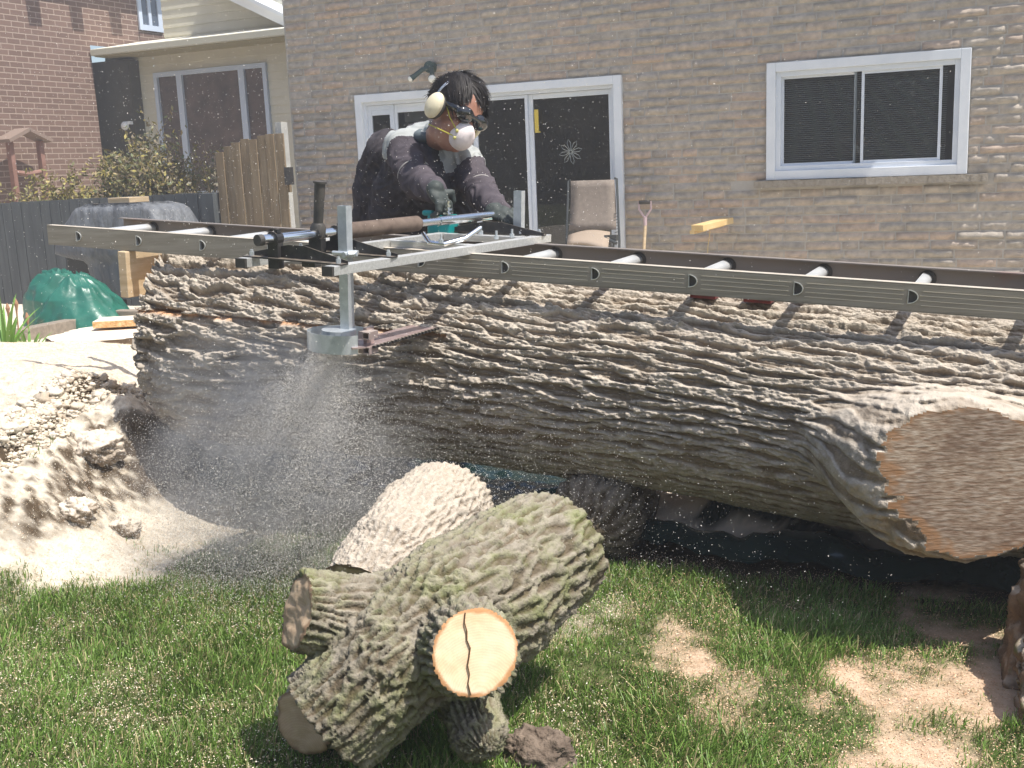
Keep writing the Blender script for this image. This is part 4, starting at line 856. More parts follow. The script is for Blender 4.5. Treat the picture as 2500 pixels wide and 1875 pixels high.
# trees behind the camera, which the panes reflect
gq = np.random.default_rng(11); nT = 26000; P = np.stack([gq.uniform(-22,16,nT), gq.uniform(-17,-14,nT), gq.uniform(0,9.5,nT)], 1); P[:,2] *= (.75+.25*np.sin(P[:,0]*1.3)+.12*np.sin(P[:,0]*3.7)); V_, F_ = leafcards(P, gq, .34)
tl_ = mkmesh('treeline', V_, F_, mat('dark_evergreen',(.05,.065,.035),rough=.7,col2=(.12,.14,.07),nscale=2), None); tag(tl_, 'dark evergreen trees across the garden', 'treeline', kind='stuff')
# ------------------------------------------------------------------ covered barbecue
bc = thing('covered_barbecue', 'barbecue under a dark grey fabric cover standing by the grey fence', 'barbecue', (*atY(280,560,7.7)[:2],0))
def lift(name, outline_rows, m, parent, depth, Y):  # rows: (y_px, xl, xr) in the photograph at depth Y, with real depth
    rows = []; orr = np.array(outline_rows); yy_ = np.linspace(orr[0,0], orr[-1,0], 26); outline_rows = [(y,np.interp(y,orr[:,0],orr[:,1]),np.interp(y,orr[:,0],orr[:,2]),np.interp(y,orr[:,0],orr[:,3])) for y in yy_]
    for (py_, xl, xr, sh) in outline_rows:
        a = atY(xl, py_, Y); b = atY(xr, py_, Y); cx__ = (a+b)/2; hw = (b[0]-a[0])/2; ring = []
        for k in range(40):
            t = 2*math.pi*k/40; c_, s_ = math.cos(t), math.sin(t); e = .22
            ring.append((cx__[0]+hw*np.sign(c_)*abs(c_)**e*(1), Y+depth*.5*sh*np.sign(s_)*abs(s_)**e, max(cx__[2], -.05)))
        rows.append(ring)
    R_ = np.array(rows); n, k = R_.shape[:2]; V_ = R_.reshape(-1,3); 
    P_ = V_*np.array([1,1,.35]); V_ = V_.copy(); ctr = np.array([V_[:,0].mean(), Y]); dirn = V_[:,:2]-ctr; dirn /= np.linalg.norm(dirn,axis=1)[:,None]+1e-6
    V_[:,:2] += dirn*(.016*noise3(P_*np.array([7,7,4]),101)+.008*noise3(P_*20,102))[:,None]
    F_ = [(i*k+j, i*k+(j+1)%k, (i+1)*k+(j+1)%k, (i+1)*k+j) for i in range(n-1) for j in range(k)]+[tuple(range(k))]
    return mkmesh(name, V_, F_, m, parent, smooth=True)
cover = mat('grey_cover_fabric', (.085,.092,.105), rough=.6, col2=(.15,.16,.175), nscale=4, bump=.9, bscale=7, bdist=.06, stretch=(1.6,1.6,.5))
lift('cover', [(437,215,340,.7),(440,205,352,.9),(450,196,372,1),(500,168,402,1.1),(545,160,405,1.1),(560,222,402,.95),(600,232,400,.9),(640,236,395,.8)], cover, bc, .55, 7.7)
mb = MB(); a = atY(168,545,7.75); b = atY(240,640,7.75); mb.box((a[0],7.6,-.02),(b[0],7.95,a[2]+.0)); mb.build('shade_gap', mat('shade_gap_black',(.012,.012,.012),rough=.5), bc, bevel=.01)  # black box painted in for the shadow gap below the cover
q = atY(203,442,7.5); mb = MB(); mb.tube([q,q+[.05,0,.0],q+[.05,0,-.04]],.012,8); mb.build('cover_strap', MT['blacksteel'], bc)
a = atY(238,432,7.75); b = atY(338,432,7.75); mb = MB(); mb.box((a[0]+.12,7.6,a[2]-.03),(b[0]-.18,7.85,a[2]+.02)); o = mb.build('wood_offcut', MT['lumber'], None, bevel=.003); tag(o, 'short wood offcut lying on top of the covered barbecue', 'wood block')
# ------------------------------------------------------------------ green tarp bundle
gt = (atY(168,650,6.9)); tb = mat('green_tarp', (.012,.095,.068), rough=.36, spec=.6, col2=(.02,.14,.10), nscale=5, bump=.35, bscale=12, bdist=.02)
n1_, n2_ = 150, 74; V_ = []
for i in range(n2_):
    v = i/(n2_-1)
    for j in range(n1_):
        a = 2*math.pi*j/n1_
        hw = np.interp(v,[0,.12,.35,.6,.8,.93,1],[.60,.56,.46,.36,.27,.16,.0]); cxo = np.interp(v,[0,.35,.7,1],[.02,-.05,-.14,-.20]); dp = np.interp(v,[0,.5,.9,1],[.42,.34,.18,0])
        V_.append((gt[0]+cxo+hw*math.cos(a), 6.9+dp*math.sin(a), .02+.56*v**.92))
V_ = np.array(V_); dirn = V_-np.array([gt[0],6.9,.2]); dirn /= np.linalg.norm(dirn,axis=1)[:,None]+1e-6
aa = np.arctan2(V_[:,1]-6.9, V_[:,0]-gt[0]); fold = np.abs(noise3(np.stack([aa*2.6,V_[:,2]*1.8,0*aa],1),111)); lf = sstep(.2,-.5,np.cos(aa))
V_ += dirn*(-.17*fold*(.22+lf)+.030*noise3(V_*3.2,112)-.05*np.abs(noise3(V_*np.array([6,6,2.2]),115))+.004*np.abs(noise3(V_*17,113)))[:,None]
F_ = np.array([(i*n1_+j, i*n1_+(j+1)%n1_, (i+1)*n1_+(j+1)%n1_, (i+1)*n1_+j) for i in range(n2_-1) for j in range(n1_)])
o = mkmesh('green_tarp', V_, F_, tb, None, smooth=True); tag(o, 'green plastic tarp bundled over a heap in front of the grey fence', 'tarp')
# timbers, stump, slab
tw = mat('weathered_timber',(.20,.165,.13),rough=.9,col2=(.30,.25,.20),nscale=5,stretch=(.6,5,5),bump=.5,bscale=40)
a = atZ(30,728,.12); b = atZ(200,694,.10); mb = MB(); mb.beam(a-nrm(b-a)*.5, b, .12, .11); o = mb.build('landscape_timber', tw, None, bevel=.008); tag(o, 'weathered grey timber lying on the ground in front of the green tarp', 'timber')
a = atZ(122,688,.16); b = atZ(300,690,.16); mb = MB(); mb.beam(a+[0,.3,0], b+[.3,.32,0], .10, .07); o = mb.build('landscape_timber', tw, None, bevel=.008); tag(o, 'thinner brown timber tucked between the green tarp and the sawn slab', 'timber', None)
sx_c = atZ(222,722,.20); stump = thing('tree_stump', 'wide low tree stump dusted white with sawdust, left of the big log', 'stump', (*sx_c[:2],0))
n1_, n2_ = 120, 12; V_ = []
for i in range(n2_):
    v = i/(n2_-1)
    for j in range(n1_):
        a_ = 2*math.pi*j/n1_; rr = (.43+.08*(1-v)**2)*(1+.05*math.sin(3*a_+1)+.03*math.sin(7*a_)); V_.append((sx_c[0]+rr*math.cos(a_), sx_c[1]+.1+rr*math.sin(a_), -.05+.25*v))
V_ = np.array(V_); P_ = np.stack([V_[:,2]*3, np.arctan2(V_[:,1]-sx_c[1]-.1,V_[:,0]-sx_c[0])*5, 0*V_[:,0]],1); dirn = np.stack([V_[:,0]-sx_c[0],V_[:,1]-sx_c[1]-.1,0*V_[:,0]],1); dirn /= np.linalg.norm(dirn,axis=1)[:,None]; V_ += dirn*(.03*(bark_h(P_,3)-.5))[:,None]
F_ = [(i*n1_+j, i*n1_+(j+1)%n1_, (i+1)*n1_+(j+1)%n1_, (i+1)*n1_+j) for i in range(n2_-1) for j in range(n1_)]
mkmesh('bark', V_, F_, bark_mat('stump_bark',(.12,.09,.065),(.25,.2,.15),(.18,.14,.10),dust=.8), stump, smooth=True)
top_ = V_[-n1_:]+[0,0,.001]; mb = MB(); mb.add(np.concatenate([top_,[top_.mean(0)]]), [(i,(i+1)%n1_,n1_) for i in range(n1_)]); mb.build('cut_top', dust_up(mat('dusty_stump_top',(.62,.48,.34),rough=.9,col2=(.72,.6,.46),nscale=8),(.80,.70,.56),.3,.8,.9), stump)
a = atZ(183,706,.235); b = atZ(312,697,.235); mb = MB(); mb.beam(a+[0,.12,.012], b+[.1,.12,.012], .26, .05); V2 = mb.V[0]
o = mb.build('sawn_slab', mat('torn_orange_wood',(.50,.26,.09),rough=.85,col2=(.72,.50,.26),nscale=28,ndetail=8,bump=1,bscale=70,bdist=.012), None, bevel=.004); dust_up(o.data.materials[0],(.84,.74,.58),.5,.9,1.0); tag(o, 'fresh sawn slab with a torn orange edge resting on the stump', 'slab')
# grey paving stone in the sawdust
pts = [atZ(x,y,.09) for x,y in ((-40,1150),(10,1168),(120,1150),(128,1146),(30,1118),(-60,1128))]; mb = MB(); mb.prism(np.array(pts)+[0,0,.012], (0,0,-.04)); o = mb.build('paving_stone', mat('grey_flagstone',(.46,.46,.47),rough=.8,col2=(.58,.57,.55),nscale=12,bump=.2), None, bevel=.003); tag(o, 'flat grey flagstone half sunk in sawdust at the left edge', 'paving stone')
# strappy plants
def strappy(lbl, c, nbl, h, seed):
    g = np.random.default_rng(seed); mb = MB()
    for i in range(nbl):
        a = g.uniform(0,6.28); L_ = h*g.uniform(.6,1.15); out = g.uniform(.25,.9); p = np.array(c)+[math.cos(a)*.04,math.sin(a)*.04,0]; d = np.array([math.cos(a),math.sin(a),0]); s_ = np.array([-d[1],d[0],0]); V_ = []; 
        for k in range(7):
            t = k/6; q = p+d*L_*out*t**1.4+np.array([0,0,L_*(t-.42*out*t*t)]); wv = .014*(1-t)**.6*(1 if t else .8); V_ += [q-s_*wv, q+s_*wv+[0,0,0]]
        mb.add(V_, [(2*k,2*k+1,2*k+3,2*k+2) for k in range(6)])
    o = mb.build('leafy_plant', mat('fresh_green_leaf',(.10,.22,.03),rough=.45,col2=(.17,.32,.05),nscale=3), None, smooth=True); return tag(o, lbl, 'plant')
c = atZ(12,745,.33); strappy('taller clump of strappy green leaves at the left edge by the timber', (c[0],c[1],.27), 26, .42, 21)
c = atZ(62,752,.30); strappy('low spreading green clump beside the stump', (c[0],c[1],.24), 22, .20, 22)
mb = MB()
for x_p, yt in ((16,662),(34,652),(58,682)):
    q = atZ(x_p+8,740,.3); t_ = atY(x_p,yt,q[1]); mb.tube([q-[0,0,.05],lerp(q,t_,.7),t_],[.004,.005,.009],6); mb.tube([t_-[0,0,.05],t_-[0,0,.01],t_+[0,0,.02]],[.006,.014,.004],7)
o = mb.build('dry_stalks', mat('dry_stalk',(.34,.19,.11),rough=.9), None); tag(o, 'three dry brown stalks standing among the green leaves', 'dry stalks')
# ------------------------------------------------------------------ the man
def remesh(mb, vox, smooth_n=4, fac=.5):
    V = np.concatenate(mb.V); me = bpy.data.meshes.new('tmp'); me.from_pydata(V.tolist(), [], mb.F); me.update()
    bm = bmesh.new(); bm.from_mesh(me); bmesh.ops.recalc_face_normals(bm, faces=bm.faces); bm.to_mesh(me); bm.free()
    ob = bpy.data.objects.new('tmp', me); C.objects.link(ob)
    r = ob.modifiers.new('r','REMESH'); r.mode = 'VOXEL'; r.voxel_size = vox
    if smooth_n: s = ob.modifiers.new('s','SMOOTH'); s.factor = fac; s.iterations = smooth_n
    dg = bpy.context.evaluated_depsgraph_get(); ev = ob.evaluated_get(dg); m2 = ev.to_mesh()
    n = len(m2.vertices); V = np.zeros(n*3, np.float32); m2.vertices.foreach_get('co', V); V = V.reshape(-1,3).astype(float)
    F = [tuple(p.vertices) for p in m2.polygons]; nn = np.zeros(n*3, np.float32); m2.vertices.foreach_get('normal', nn)
    ev.to_mesh_clear(); bpy.data.objects.remove(ob); bpy.data.meshes.remove(me)
    return V, F, nn.reshape(-1,3).astype(float)
def cap(mb, p0, p1, r0, r1, seg=18):
    p0 = np.asarray(p0,float); p1 = np.asarray(p1,float); mb.tube([p0,p1],[r0,r1],seg); mb.ball(p0,r0*.999,seg,10); mb.ball(p1,r1*.999,seg,10)
def chain(mb, pts, rad, seg=18):
    for i in range(len(pts)-1): cap(mb, pts[i], pts[i+1], rad[i], rad[i+1], seg)
HS = 1.12
def rotball(mb, c, r, ax, seg=24):   # ax: rows = local axes in the world
    mb.ball(c, np.array(r)*(HS if ax is HA else 1), seg, 16, rot=np.asarray(ax))
CR = M[:,0]; CU = -M[:,1]; CT = -M[:,2]              # right, up, towards the photographer
HC = atY(985, 250, 3.80)                              # head centre
Fd = nrm(.60*CR+.66*CT-.48*CU); Lf = .70*CR-.60*CT-.28*CU; Lf = nrm(Lf-Fd*(Lf@Fd)); Up = nrm(np.cross(Fd, Lf))
if Up[2] < 0: Up = -Up
HA = np.array([Lf, Fd, Up])
def hd(l, f_, u): return HC+(Lf*l+Fd*f_+Up*u)*HS
sR, eR, wR = atY(868,318,3.90), atY(902,392,3.74), atY(942,414,3.56)
sL, eL, wL = atY(1003,352,3.98), atY(1042,418,3.83), atY(1078,456,3.66)
nk = atY(945,300,3.93); ch_ = atY(925,350,4.03); bel = atY(880,430,4.10); hip = np.array([atY(858,520,4.15)[0], 4.15, .93])
person = thing('person', 'man bent over the mill in cream ear defenders, goggles, dust mask and grey sweatshirt', 'person', (hip[0],hip[1],0))
mb = MB()
chain(mb, [hip, bel, ch_], [.135,.14,.15]); chain(mb, [ch_, lerp(sR,sL,.5)+[0,.03,-.02], nk+[0,0,.01]], [.145,.11,.055]); chain(mb, [nk, hd(0,-.02,-.07)], [.056,.056])
chain(mb, [lerp(sR,sL,.5), sR], [.085,.062]); chain(mb, [lerp(sR,sL,.5), sL], [.085,.062]); chain(mb, [sR,eR,wR], [.056,.043,.029]); chain(mb, [sL,eL,wL], [.056,.043,.029])
for s_ in (-1, 1):
    h0 = hip+[s_*.09,0,-.05]; k0 = np.array([h0[0]+s_*.03, h0[1]-.07, .50]); a0 = np.array([h0[0]+s_*.05, h0[1]+.03, .10]); chain(mb, [h0,k0,a0,a0+[0,-.16,-.04]], [.092,.062,.042,.04])
rotball(mb, hd(0,-.015,.03), (.078,.100,.100), HA); rotball(mb, hd(0,.025,-.045), (.060,.070,.075), HA); rotball(mb, hd(0,.062,-.090), (.030,.030,.022), HA)
cap(mb, hd(0,.080,.005), hd(0,.108,-.028), .010, .014); cap(mb, hd(-.03,.078,.028), hd(.03,.078,.028), .014, .014)
for s_ in (-1,1): rotball(mb, hd(s_*.078,-.01,-.01), (.012,.020,.032), HA); rotball(mb, hd(s_*.04,.06,-.03), (.022,.022,.022), HA)
cap(mb, hd(-.02,.086,-.062), hd(.02,.086,-.062), .009, .009)
skin = mat('skin', (.27,.125,.08), rough=.5, col2=(.36,.175,.12), nscale=9, bump=.15, bscale=300, bdist=.001)
V_, F_, _n = remesh(mb, .0065, 5); body = mkmesh('body', V_, F_, skin, person, smooth=True)
# sweatshirt
mb = MB()
chain(mb, [hip+[0,0,.0], bel, ch_], [.152,.165,.172]); chain(mb, [ch_+[-.03,.05,.0], lerp(sR,sL,.45)+[0,.05,-.02]], [.16,.125]); cap(mb, lerp(sR,sL,.5)+[0,.02,-.02], nk+[0,.01,.0], .128, .080); cap(mb, lerp(sR,sL,.5)+[0,-.02,-.09], ch_+[0,-.02,-.02], .125,.15)
chain(mb, [lerp(sR,sL,.45)+[0,.01,-.01], sR], [.105,.084]); chain(mb, [lerp(sR,sL,.5)+[0,.01,-.01], sL], [.105,.084])
chain(mb, [sR, lerp(sR,eR,.5), eR, lerp(eR,wR,.55), wR], [.082,.076,.070,.058,.047]); chain(mb, [sL, lerp(sL,eL,.5), eL, lerp(eL,wL,.55), wL], [.082,.074,.066,.055,.045])
chain(mb, [atY(822,400,4.12), atY(838,330,4.05)], [.12,.10]); chain(mb, [atY(818,470,4.15), atY(822,400,4.12)], [.12,.12]); chain(mb,[atY(960,430,4.0),atY(960,360,3.98)],[.10,.09]); chain(mb,[atY(1000,450,4.02),atY(990,390,4.0)],[.07,.07])
V_, F_, n_v = remesh(mb, .0065, 6)
# cloth folds: pulled across the elbow, the armpit and the waist
fold = np.abs(noise3(V_*np.array([9,9,16])+3*noise3(V_*5,121)[:,None],122)); V_ = V_+n_v*(-.016*fold+.010*noise3(V_*13,123))[:,None]
Fa = np.array([f if len(f)==4 else (f+(f[-1],)) for f in F_]); cen = V_[Fa].mean(1)
scr = topx(V_)
def yoke(V):
    dR = np.linalg.norm(V-(sR+np.array([0,.0,.02])),axis=1); dL = np.linalg.norm(V-(sL+np.array([0,0,.02])),axis=1)
    tR = (V-sR)@nrm(eR-sR); tL = (V-sL)@nrm(eL-sL); upz = V[:,2]
    a = (dR < .142)&(tR < .048+.02*noise3(V*6,5))&(tR > -.085)&(upz > sR[2]-.045); b = (dL < .130)&(tL < .075)&(tL > -.045)&(upz > sL[2]-.085)
    return a|b
ym = yoke(cen)
dark_cloth = mat('charcoal_sweatshirt', (.042,.038,.043), rough=.95, spec=.1, col2=(.075,.068,.074), nscale=30, bump=.35, bscale=220, bdist=.003)
sleeve = mat('plum_grey_sleeve', (.060,.052,.060), rough=.95, spec=.1, col2=(.095,.082,.092), nscale=14, bump=.35, bscale=200, bdist=.003)
lightg = mat('light_grey_yoke', (.31,.325,.32), rough=.9, spec=.15, col2=(.36,.37,.36), nscale=20, bump=.25, bscale=200, bdist=.002)
dseg = lambda V, a, b: np.linalg.norm(V-(a+(b-a)*np.clip(((V-a)@(b-a))/((b-a)@(b-a)),0,1)[:,None]),axis=1)
arm = ((dseg(cen,lerp(sR,eR,.25),eR) < .088)|(dseg(cen,eR,wR) < .082)|(dseg(cen,lerp(sL,eL,.2),eL)<.085)|(dseg(cen,eL,wL)<.08))&~ym
fm = np.where(ym, 2, np.where(arm, 1, 0))
sw = mkmesh('sweatshirt', V_, F_, [dark_cloth, sleeve, lightg], person, smooth=True, fmat=fm)
# seams and collar
mb = MB(); col_c = nk+[0,.0,.012]; R_ = HA
pts = [nk+[0,0,-.0]+np.array([math.cos(a)*.078, math.sin(a)*.072, .022+.016*math.sin(a)]) for a in np.linspace(0,2*math.pi,25)]; mb.tube(pts, .021, 10, cap=False)
mb.build('collar', mat('slate_collar',(.09,.11,.12),rough=.9), sw, smooth=True)
def ring(c, d, r, tr, name):
    d = nrm(d); u = nrm(np.cross(d,(0,0,1))); v = np.cross(d,u); mb = MB(); mb.tube([c+(u*math.cos(a)+v*math.sin(a))*r for a in np.linspace(0,2*math.pi,33)], tr, 6, cap=False); return mb.build(name, mat('pale_seam',(.45,.43,.40),rough=.9), sw, smooth=True)
ring(lerp(sR,eR,.80), eR-sR, .0655, .0022, 'sleeve_seam'); ring(lerp(sL,eL,.85), eL-sL, .0605, .002, 'sleeve_seam')
# trousers and boots
mb = MB(); cap(mb, hip+[0,0,-.01], hip+[0,0,.05], .15, .155)
for s_ in (-1,1):
    h0 = hip+[s_*.09,0,-.05]; k0 = np.array([h0[0]+s_*.03, h0[1]-.07, .50]); a0 = np.array([h0[0]+s_*.05, h0[1]+.03, .10]); chain(mb, [h0,k0,a0], [.108,.080,.066])
V_, F_, _n = remesh(mb, .01, 4); mkmesh('trousers', V_, F_, mat('dark_work_trousers',(.03,.035,.05),rough=.9,col2=(.05,.055,.07),nscale=12), person, smooth=True)
for s_ in (-1,1):
    a0 = np.array([hip[0]+s_*.14, hip[1]+.03, .05]); mb = MB(); chain(mb, [a0+[0,.03,.06],a0+[0,.02,0],a0+[0,-.18,-.01]], [.058,.055,.05]); V_, F_, _n = remesh(mb, .01, 3); V_[:,2] = np.maximum(V_[:,2], .0); mkmesh('boot', V_, F_, MT['rubber'], person, smooth=True)
# gloves
glove = mat('black_work_glove', (.022,.030,.028), rough=.7, col2=(.05,.06,.055), nscale=30, bump=.4, bscale=160, bdist=.002)
def hand(name, pal, wrist, fdir, across, curl, thumb_dir):
    """palm centre, finger direction, direction from index to little finger, curl direction"""
    mb = MB(); f_ = nrm(fdir); a_ = nrm(across-f_*(across@f_)); c_ = nrm(curl-f_*(curl@f_)-a_*(curl@a_)); ax = np.array([a_, f_, c_])
    rotball(mb, pal, (.043,.048,.021), ax); chain(mb, [wrist, pal-f_*.03], [.033,.033])
    for k, (ln, sp) in enumerate(((.072,-.031),(.080,-.0105),(.074,.0105),(.058,.031))):
        b0 = pal+f_*.034+a_*sp-c_*.004; d1 = nrm(f_*.85+c_*.5+a_*sp*3); b1 = b0+d1*ln*.42; d2 = nrm(f_*.25+c_*.95+a_*sp*1.5); b2 = b1+d2*ln*.34; d3 = nrm(-f_*.35+c_*.9); b3 = b2+d3*ln*.26
        chain(mb, [b0,b1,b2,b3], [.0128,.0118,.0108,.0098], 12)
    t0 = pal-a_*.034-f_*.012+c_*.006; td = nrm(thumb_dir); t1 = t0+nrm(td*.8+c_*.3)*.036; t2 = t1+nrm(td*.3+f_*.5+c_*.6)*.032; chain(mb, [t0,t1,t2], [.0155,.0135,.0115], 12)
    V_, F_, n_v = remesh(mb, .0032, 2); V_ = V_+n_v*(.0016*noise3(V_*55,131))[:,None]
    o = mkmesh(name, V_, F_, glove, person, smooth=True)
    d = nrm(wrist-pal); mb = MB(); mb.tube([pal+d*.052, pal+d*.062, wrist+d*.012],[.036,.039,.040],20); mb.build('cuff', MT['rubber'], o, smooth=True); return o
palR = atY(948, 424, 3.50)
hand('glove', palR, wR+(palR-wR)*.1, .45*CR-.85*CU+.15*CT, .75*CT-.5*CR-.2*CU, -.45*CT+.55*CR-.3*CU, CR*.8+CU*.3)
palL = atY(1080, 461, 3.60)
hand('glove', palL, wL+(palL-wL)*.1, .75*CR-.3*CU+.5*CT, .1*CR-.4*CU+.5*CT, -.6*CU-.5*CR, -.6*CR+.5*CT)
# hair: a cap of tapering locks combed forward and down
g = np.random.default_rng(5); V_ = []; F_ = []; nn_ = 0
mb = MB(); rotball(mb, hd(0,-.028,.045), (.082,.100,.096), HA, 28); hcap = np.concatenate(mb.V)
loc = (hcap-HC)@HA.T/HS; ok = ~((loc[:,1] > .045)&(loc[:,2] < .075))
hcF = [f for f in mb.F if ok[list(f)].all()]
hairm = mat('near_black_hair', (.010,.008,.008), rough=.6, spec=.3, col2=(.024,.019,.017), nscale=60, stretch=(1,1,1))
hr = mkmesh('hair', hcap, hcF, hairm, person, smooth=True)
for i in range(6500):
    a = g.uniform(0,2*np.pi); z = g.uniform(-.45,1); s_ = math.sqrt(max(0,1-z*z)); l_0 = np.array([s_*math.cos(a), s_*math.sin(a), z])
    if l_0[1] > .45 and z < .42: continue
    if abs(l_0[0]) > .75 and z < -.15: continue
    root = l_0*np.array([.083,.102,.097])+np.array([0,-.028,.045]); nrml = nrm(l_0/np.array([.083,.102,.097]))
    part = np.array([.25,0,0]); comb = nrm(np.array([.55*np.sign(l_0[0]+.35)+.2, .85, -.35])+g.normal(0,.13,3)); comb = nrm(comb-nrml*(comb@nrml)+nrml*g.uniform(.02,.14))
    L_ = g.uniform(.045,.095)*(.95 if l_0[1] > 0 else .85)*(.62 if l_0[1] > .55 else 1); pts = []; d = comb.copy(); p = root.copy(); w_ = g.uniform(.0013,.0030)
    for k in range(5): pts.append(p.copy()); d = nrm(d-nrml*.16*k*.5+np.array([0,.05,-.12])*k*.5+g.normal(0,.05,3)); p = p+d*L_/4
    side = nrm(np.cross(comb, nrml))
    for k, q in enumerate(pts):
        ww = w_*(1-(k/4)**2*.9); V_ += [q-side*ww, q+side*ww]
    F_ += [(nn_+2*k,nn_+2*k+1,nn_+2*k+3,nn_+2*k+2) for k in range(4)]; nn_ += 10
V_ = np.array(V_)*HS@HA+HC; mkmesh('lock', V_, np.array(F_), hairm, hr, smooth=True)['kind'] = 'stuff'
# ear defenders
em_ = mat('cream_plastic', (.66,.58,.40), rough=.4, col2=(.72,.65,.48), nscale=6)
ed = None
mb = MB(); cR_ = hd(-.098,-.005,-.006); rotball(mb, cR_, (.027,.036,.046), HA, 28); V_, F_, _n = remesh(mb,.004,3); ed = mkmesh('ear_defender', V_, F_, em_, person, smooth=True)
mb = MB(); rotball(mb, cR_+Lf*.014, (.020,.036,.045), HA, 24); mb.build('cushion', MT['rubber'], ed, smooth=True)
mb = MB(); rotball(mb, hd(.094,-.005,-.006), (.027,.036,.046), HA, 20); mb.build('ear_cup', em_, ed, smooth=True)
mb = MB(); mb.tube([hd(math.cos(a)*.100,-.02,.02+math.sin(a)*.112) for a in np.linspace(math.pi*1.04,math.pi*.5,16)], .0032, 8); mb.tube([hd(math.cos(a)*.106,-.008,.02+math.sin(a)*.105) for a in np.linspace(math.pi*1.04,math.pi*.80,12)], .0018, 6); mb.build('headband', MT['chrome'], ed, smooth=True)
# goggles
gm = mat('black_lens', (.008,.008,.010), rough=.08, spec=.9)
mb = MB()
for s_ in (-1,1): rotball(mb, hd(s_*.035,.082,.018), (.038,.022,.027), HA, 20)
cap(mb, hd(-.02,.095,.022), hd(.02,.095,.022), .010, .010); cap(mb, hd(-.066,.066,.022), hd(-.084,-.005,.018), .014, .009); cap(mb, hd(.066,.066,.022), hd(.082,-.005,.018), .010, .006)
V_, F_, _n = remesh(mb, .0035, 2); mkmesh('goggles', V_, F_, gm, person, smooth=True)
# dust mask with straps
mm_ = mat('white_mask', (.66,.58,.58), rough=.85, col2=(.74,.67,.66), nscale=10, bump=.2, bscale=120, bdist=.002)
mb = MB(); rotball(mb, hd(0,.078,-.050), (.047,.040,.050), HA, 32); V_, F_, _n = remesh(mb, .004, 1); L_ = (V_-HC)@HA.T/HS; V_ = V_+Fd[None]*(.010*np.exp(-(L_[:,0]/.012)**2)*sstep(-.05,-.01,L_[:,2]))[:,None]
dm_ = mkmesh('dust_mask', V_, F_, mm_, person, smooth=True)
ys = mat('yellow_elastic', (.50,.46,.06), rough=.7)
mb = MB(); mb.tube([hd(-.044,.090,-.040), hd(-.066,.055,-.015), hd(-.084,.01,.03)], .0022, 5); mb.tube([hd(-.042,.088,-.062), hd(-.066,.045,-.066), hd(-.07,-.02,-.07)], .0022, 5)
mb.tube([hd(.044,.090,-.040), hd(.066,.055,-.015), hd(.084,.01,.03)], .0022, 5); mb.build('strap', ys, dm_)
mb = MB()
for q in ((-.0445,.096,-.042),(-.041,.098,-.066)): rotball(mb, hd(*q), (.006,.005,.006), HA, 10)
mb.build('strap_staple', mat('staple_yellow',(.5,.47,.15),rough=.5), dm_)
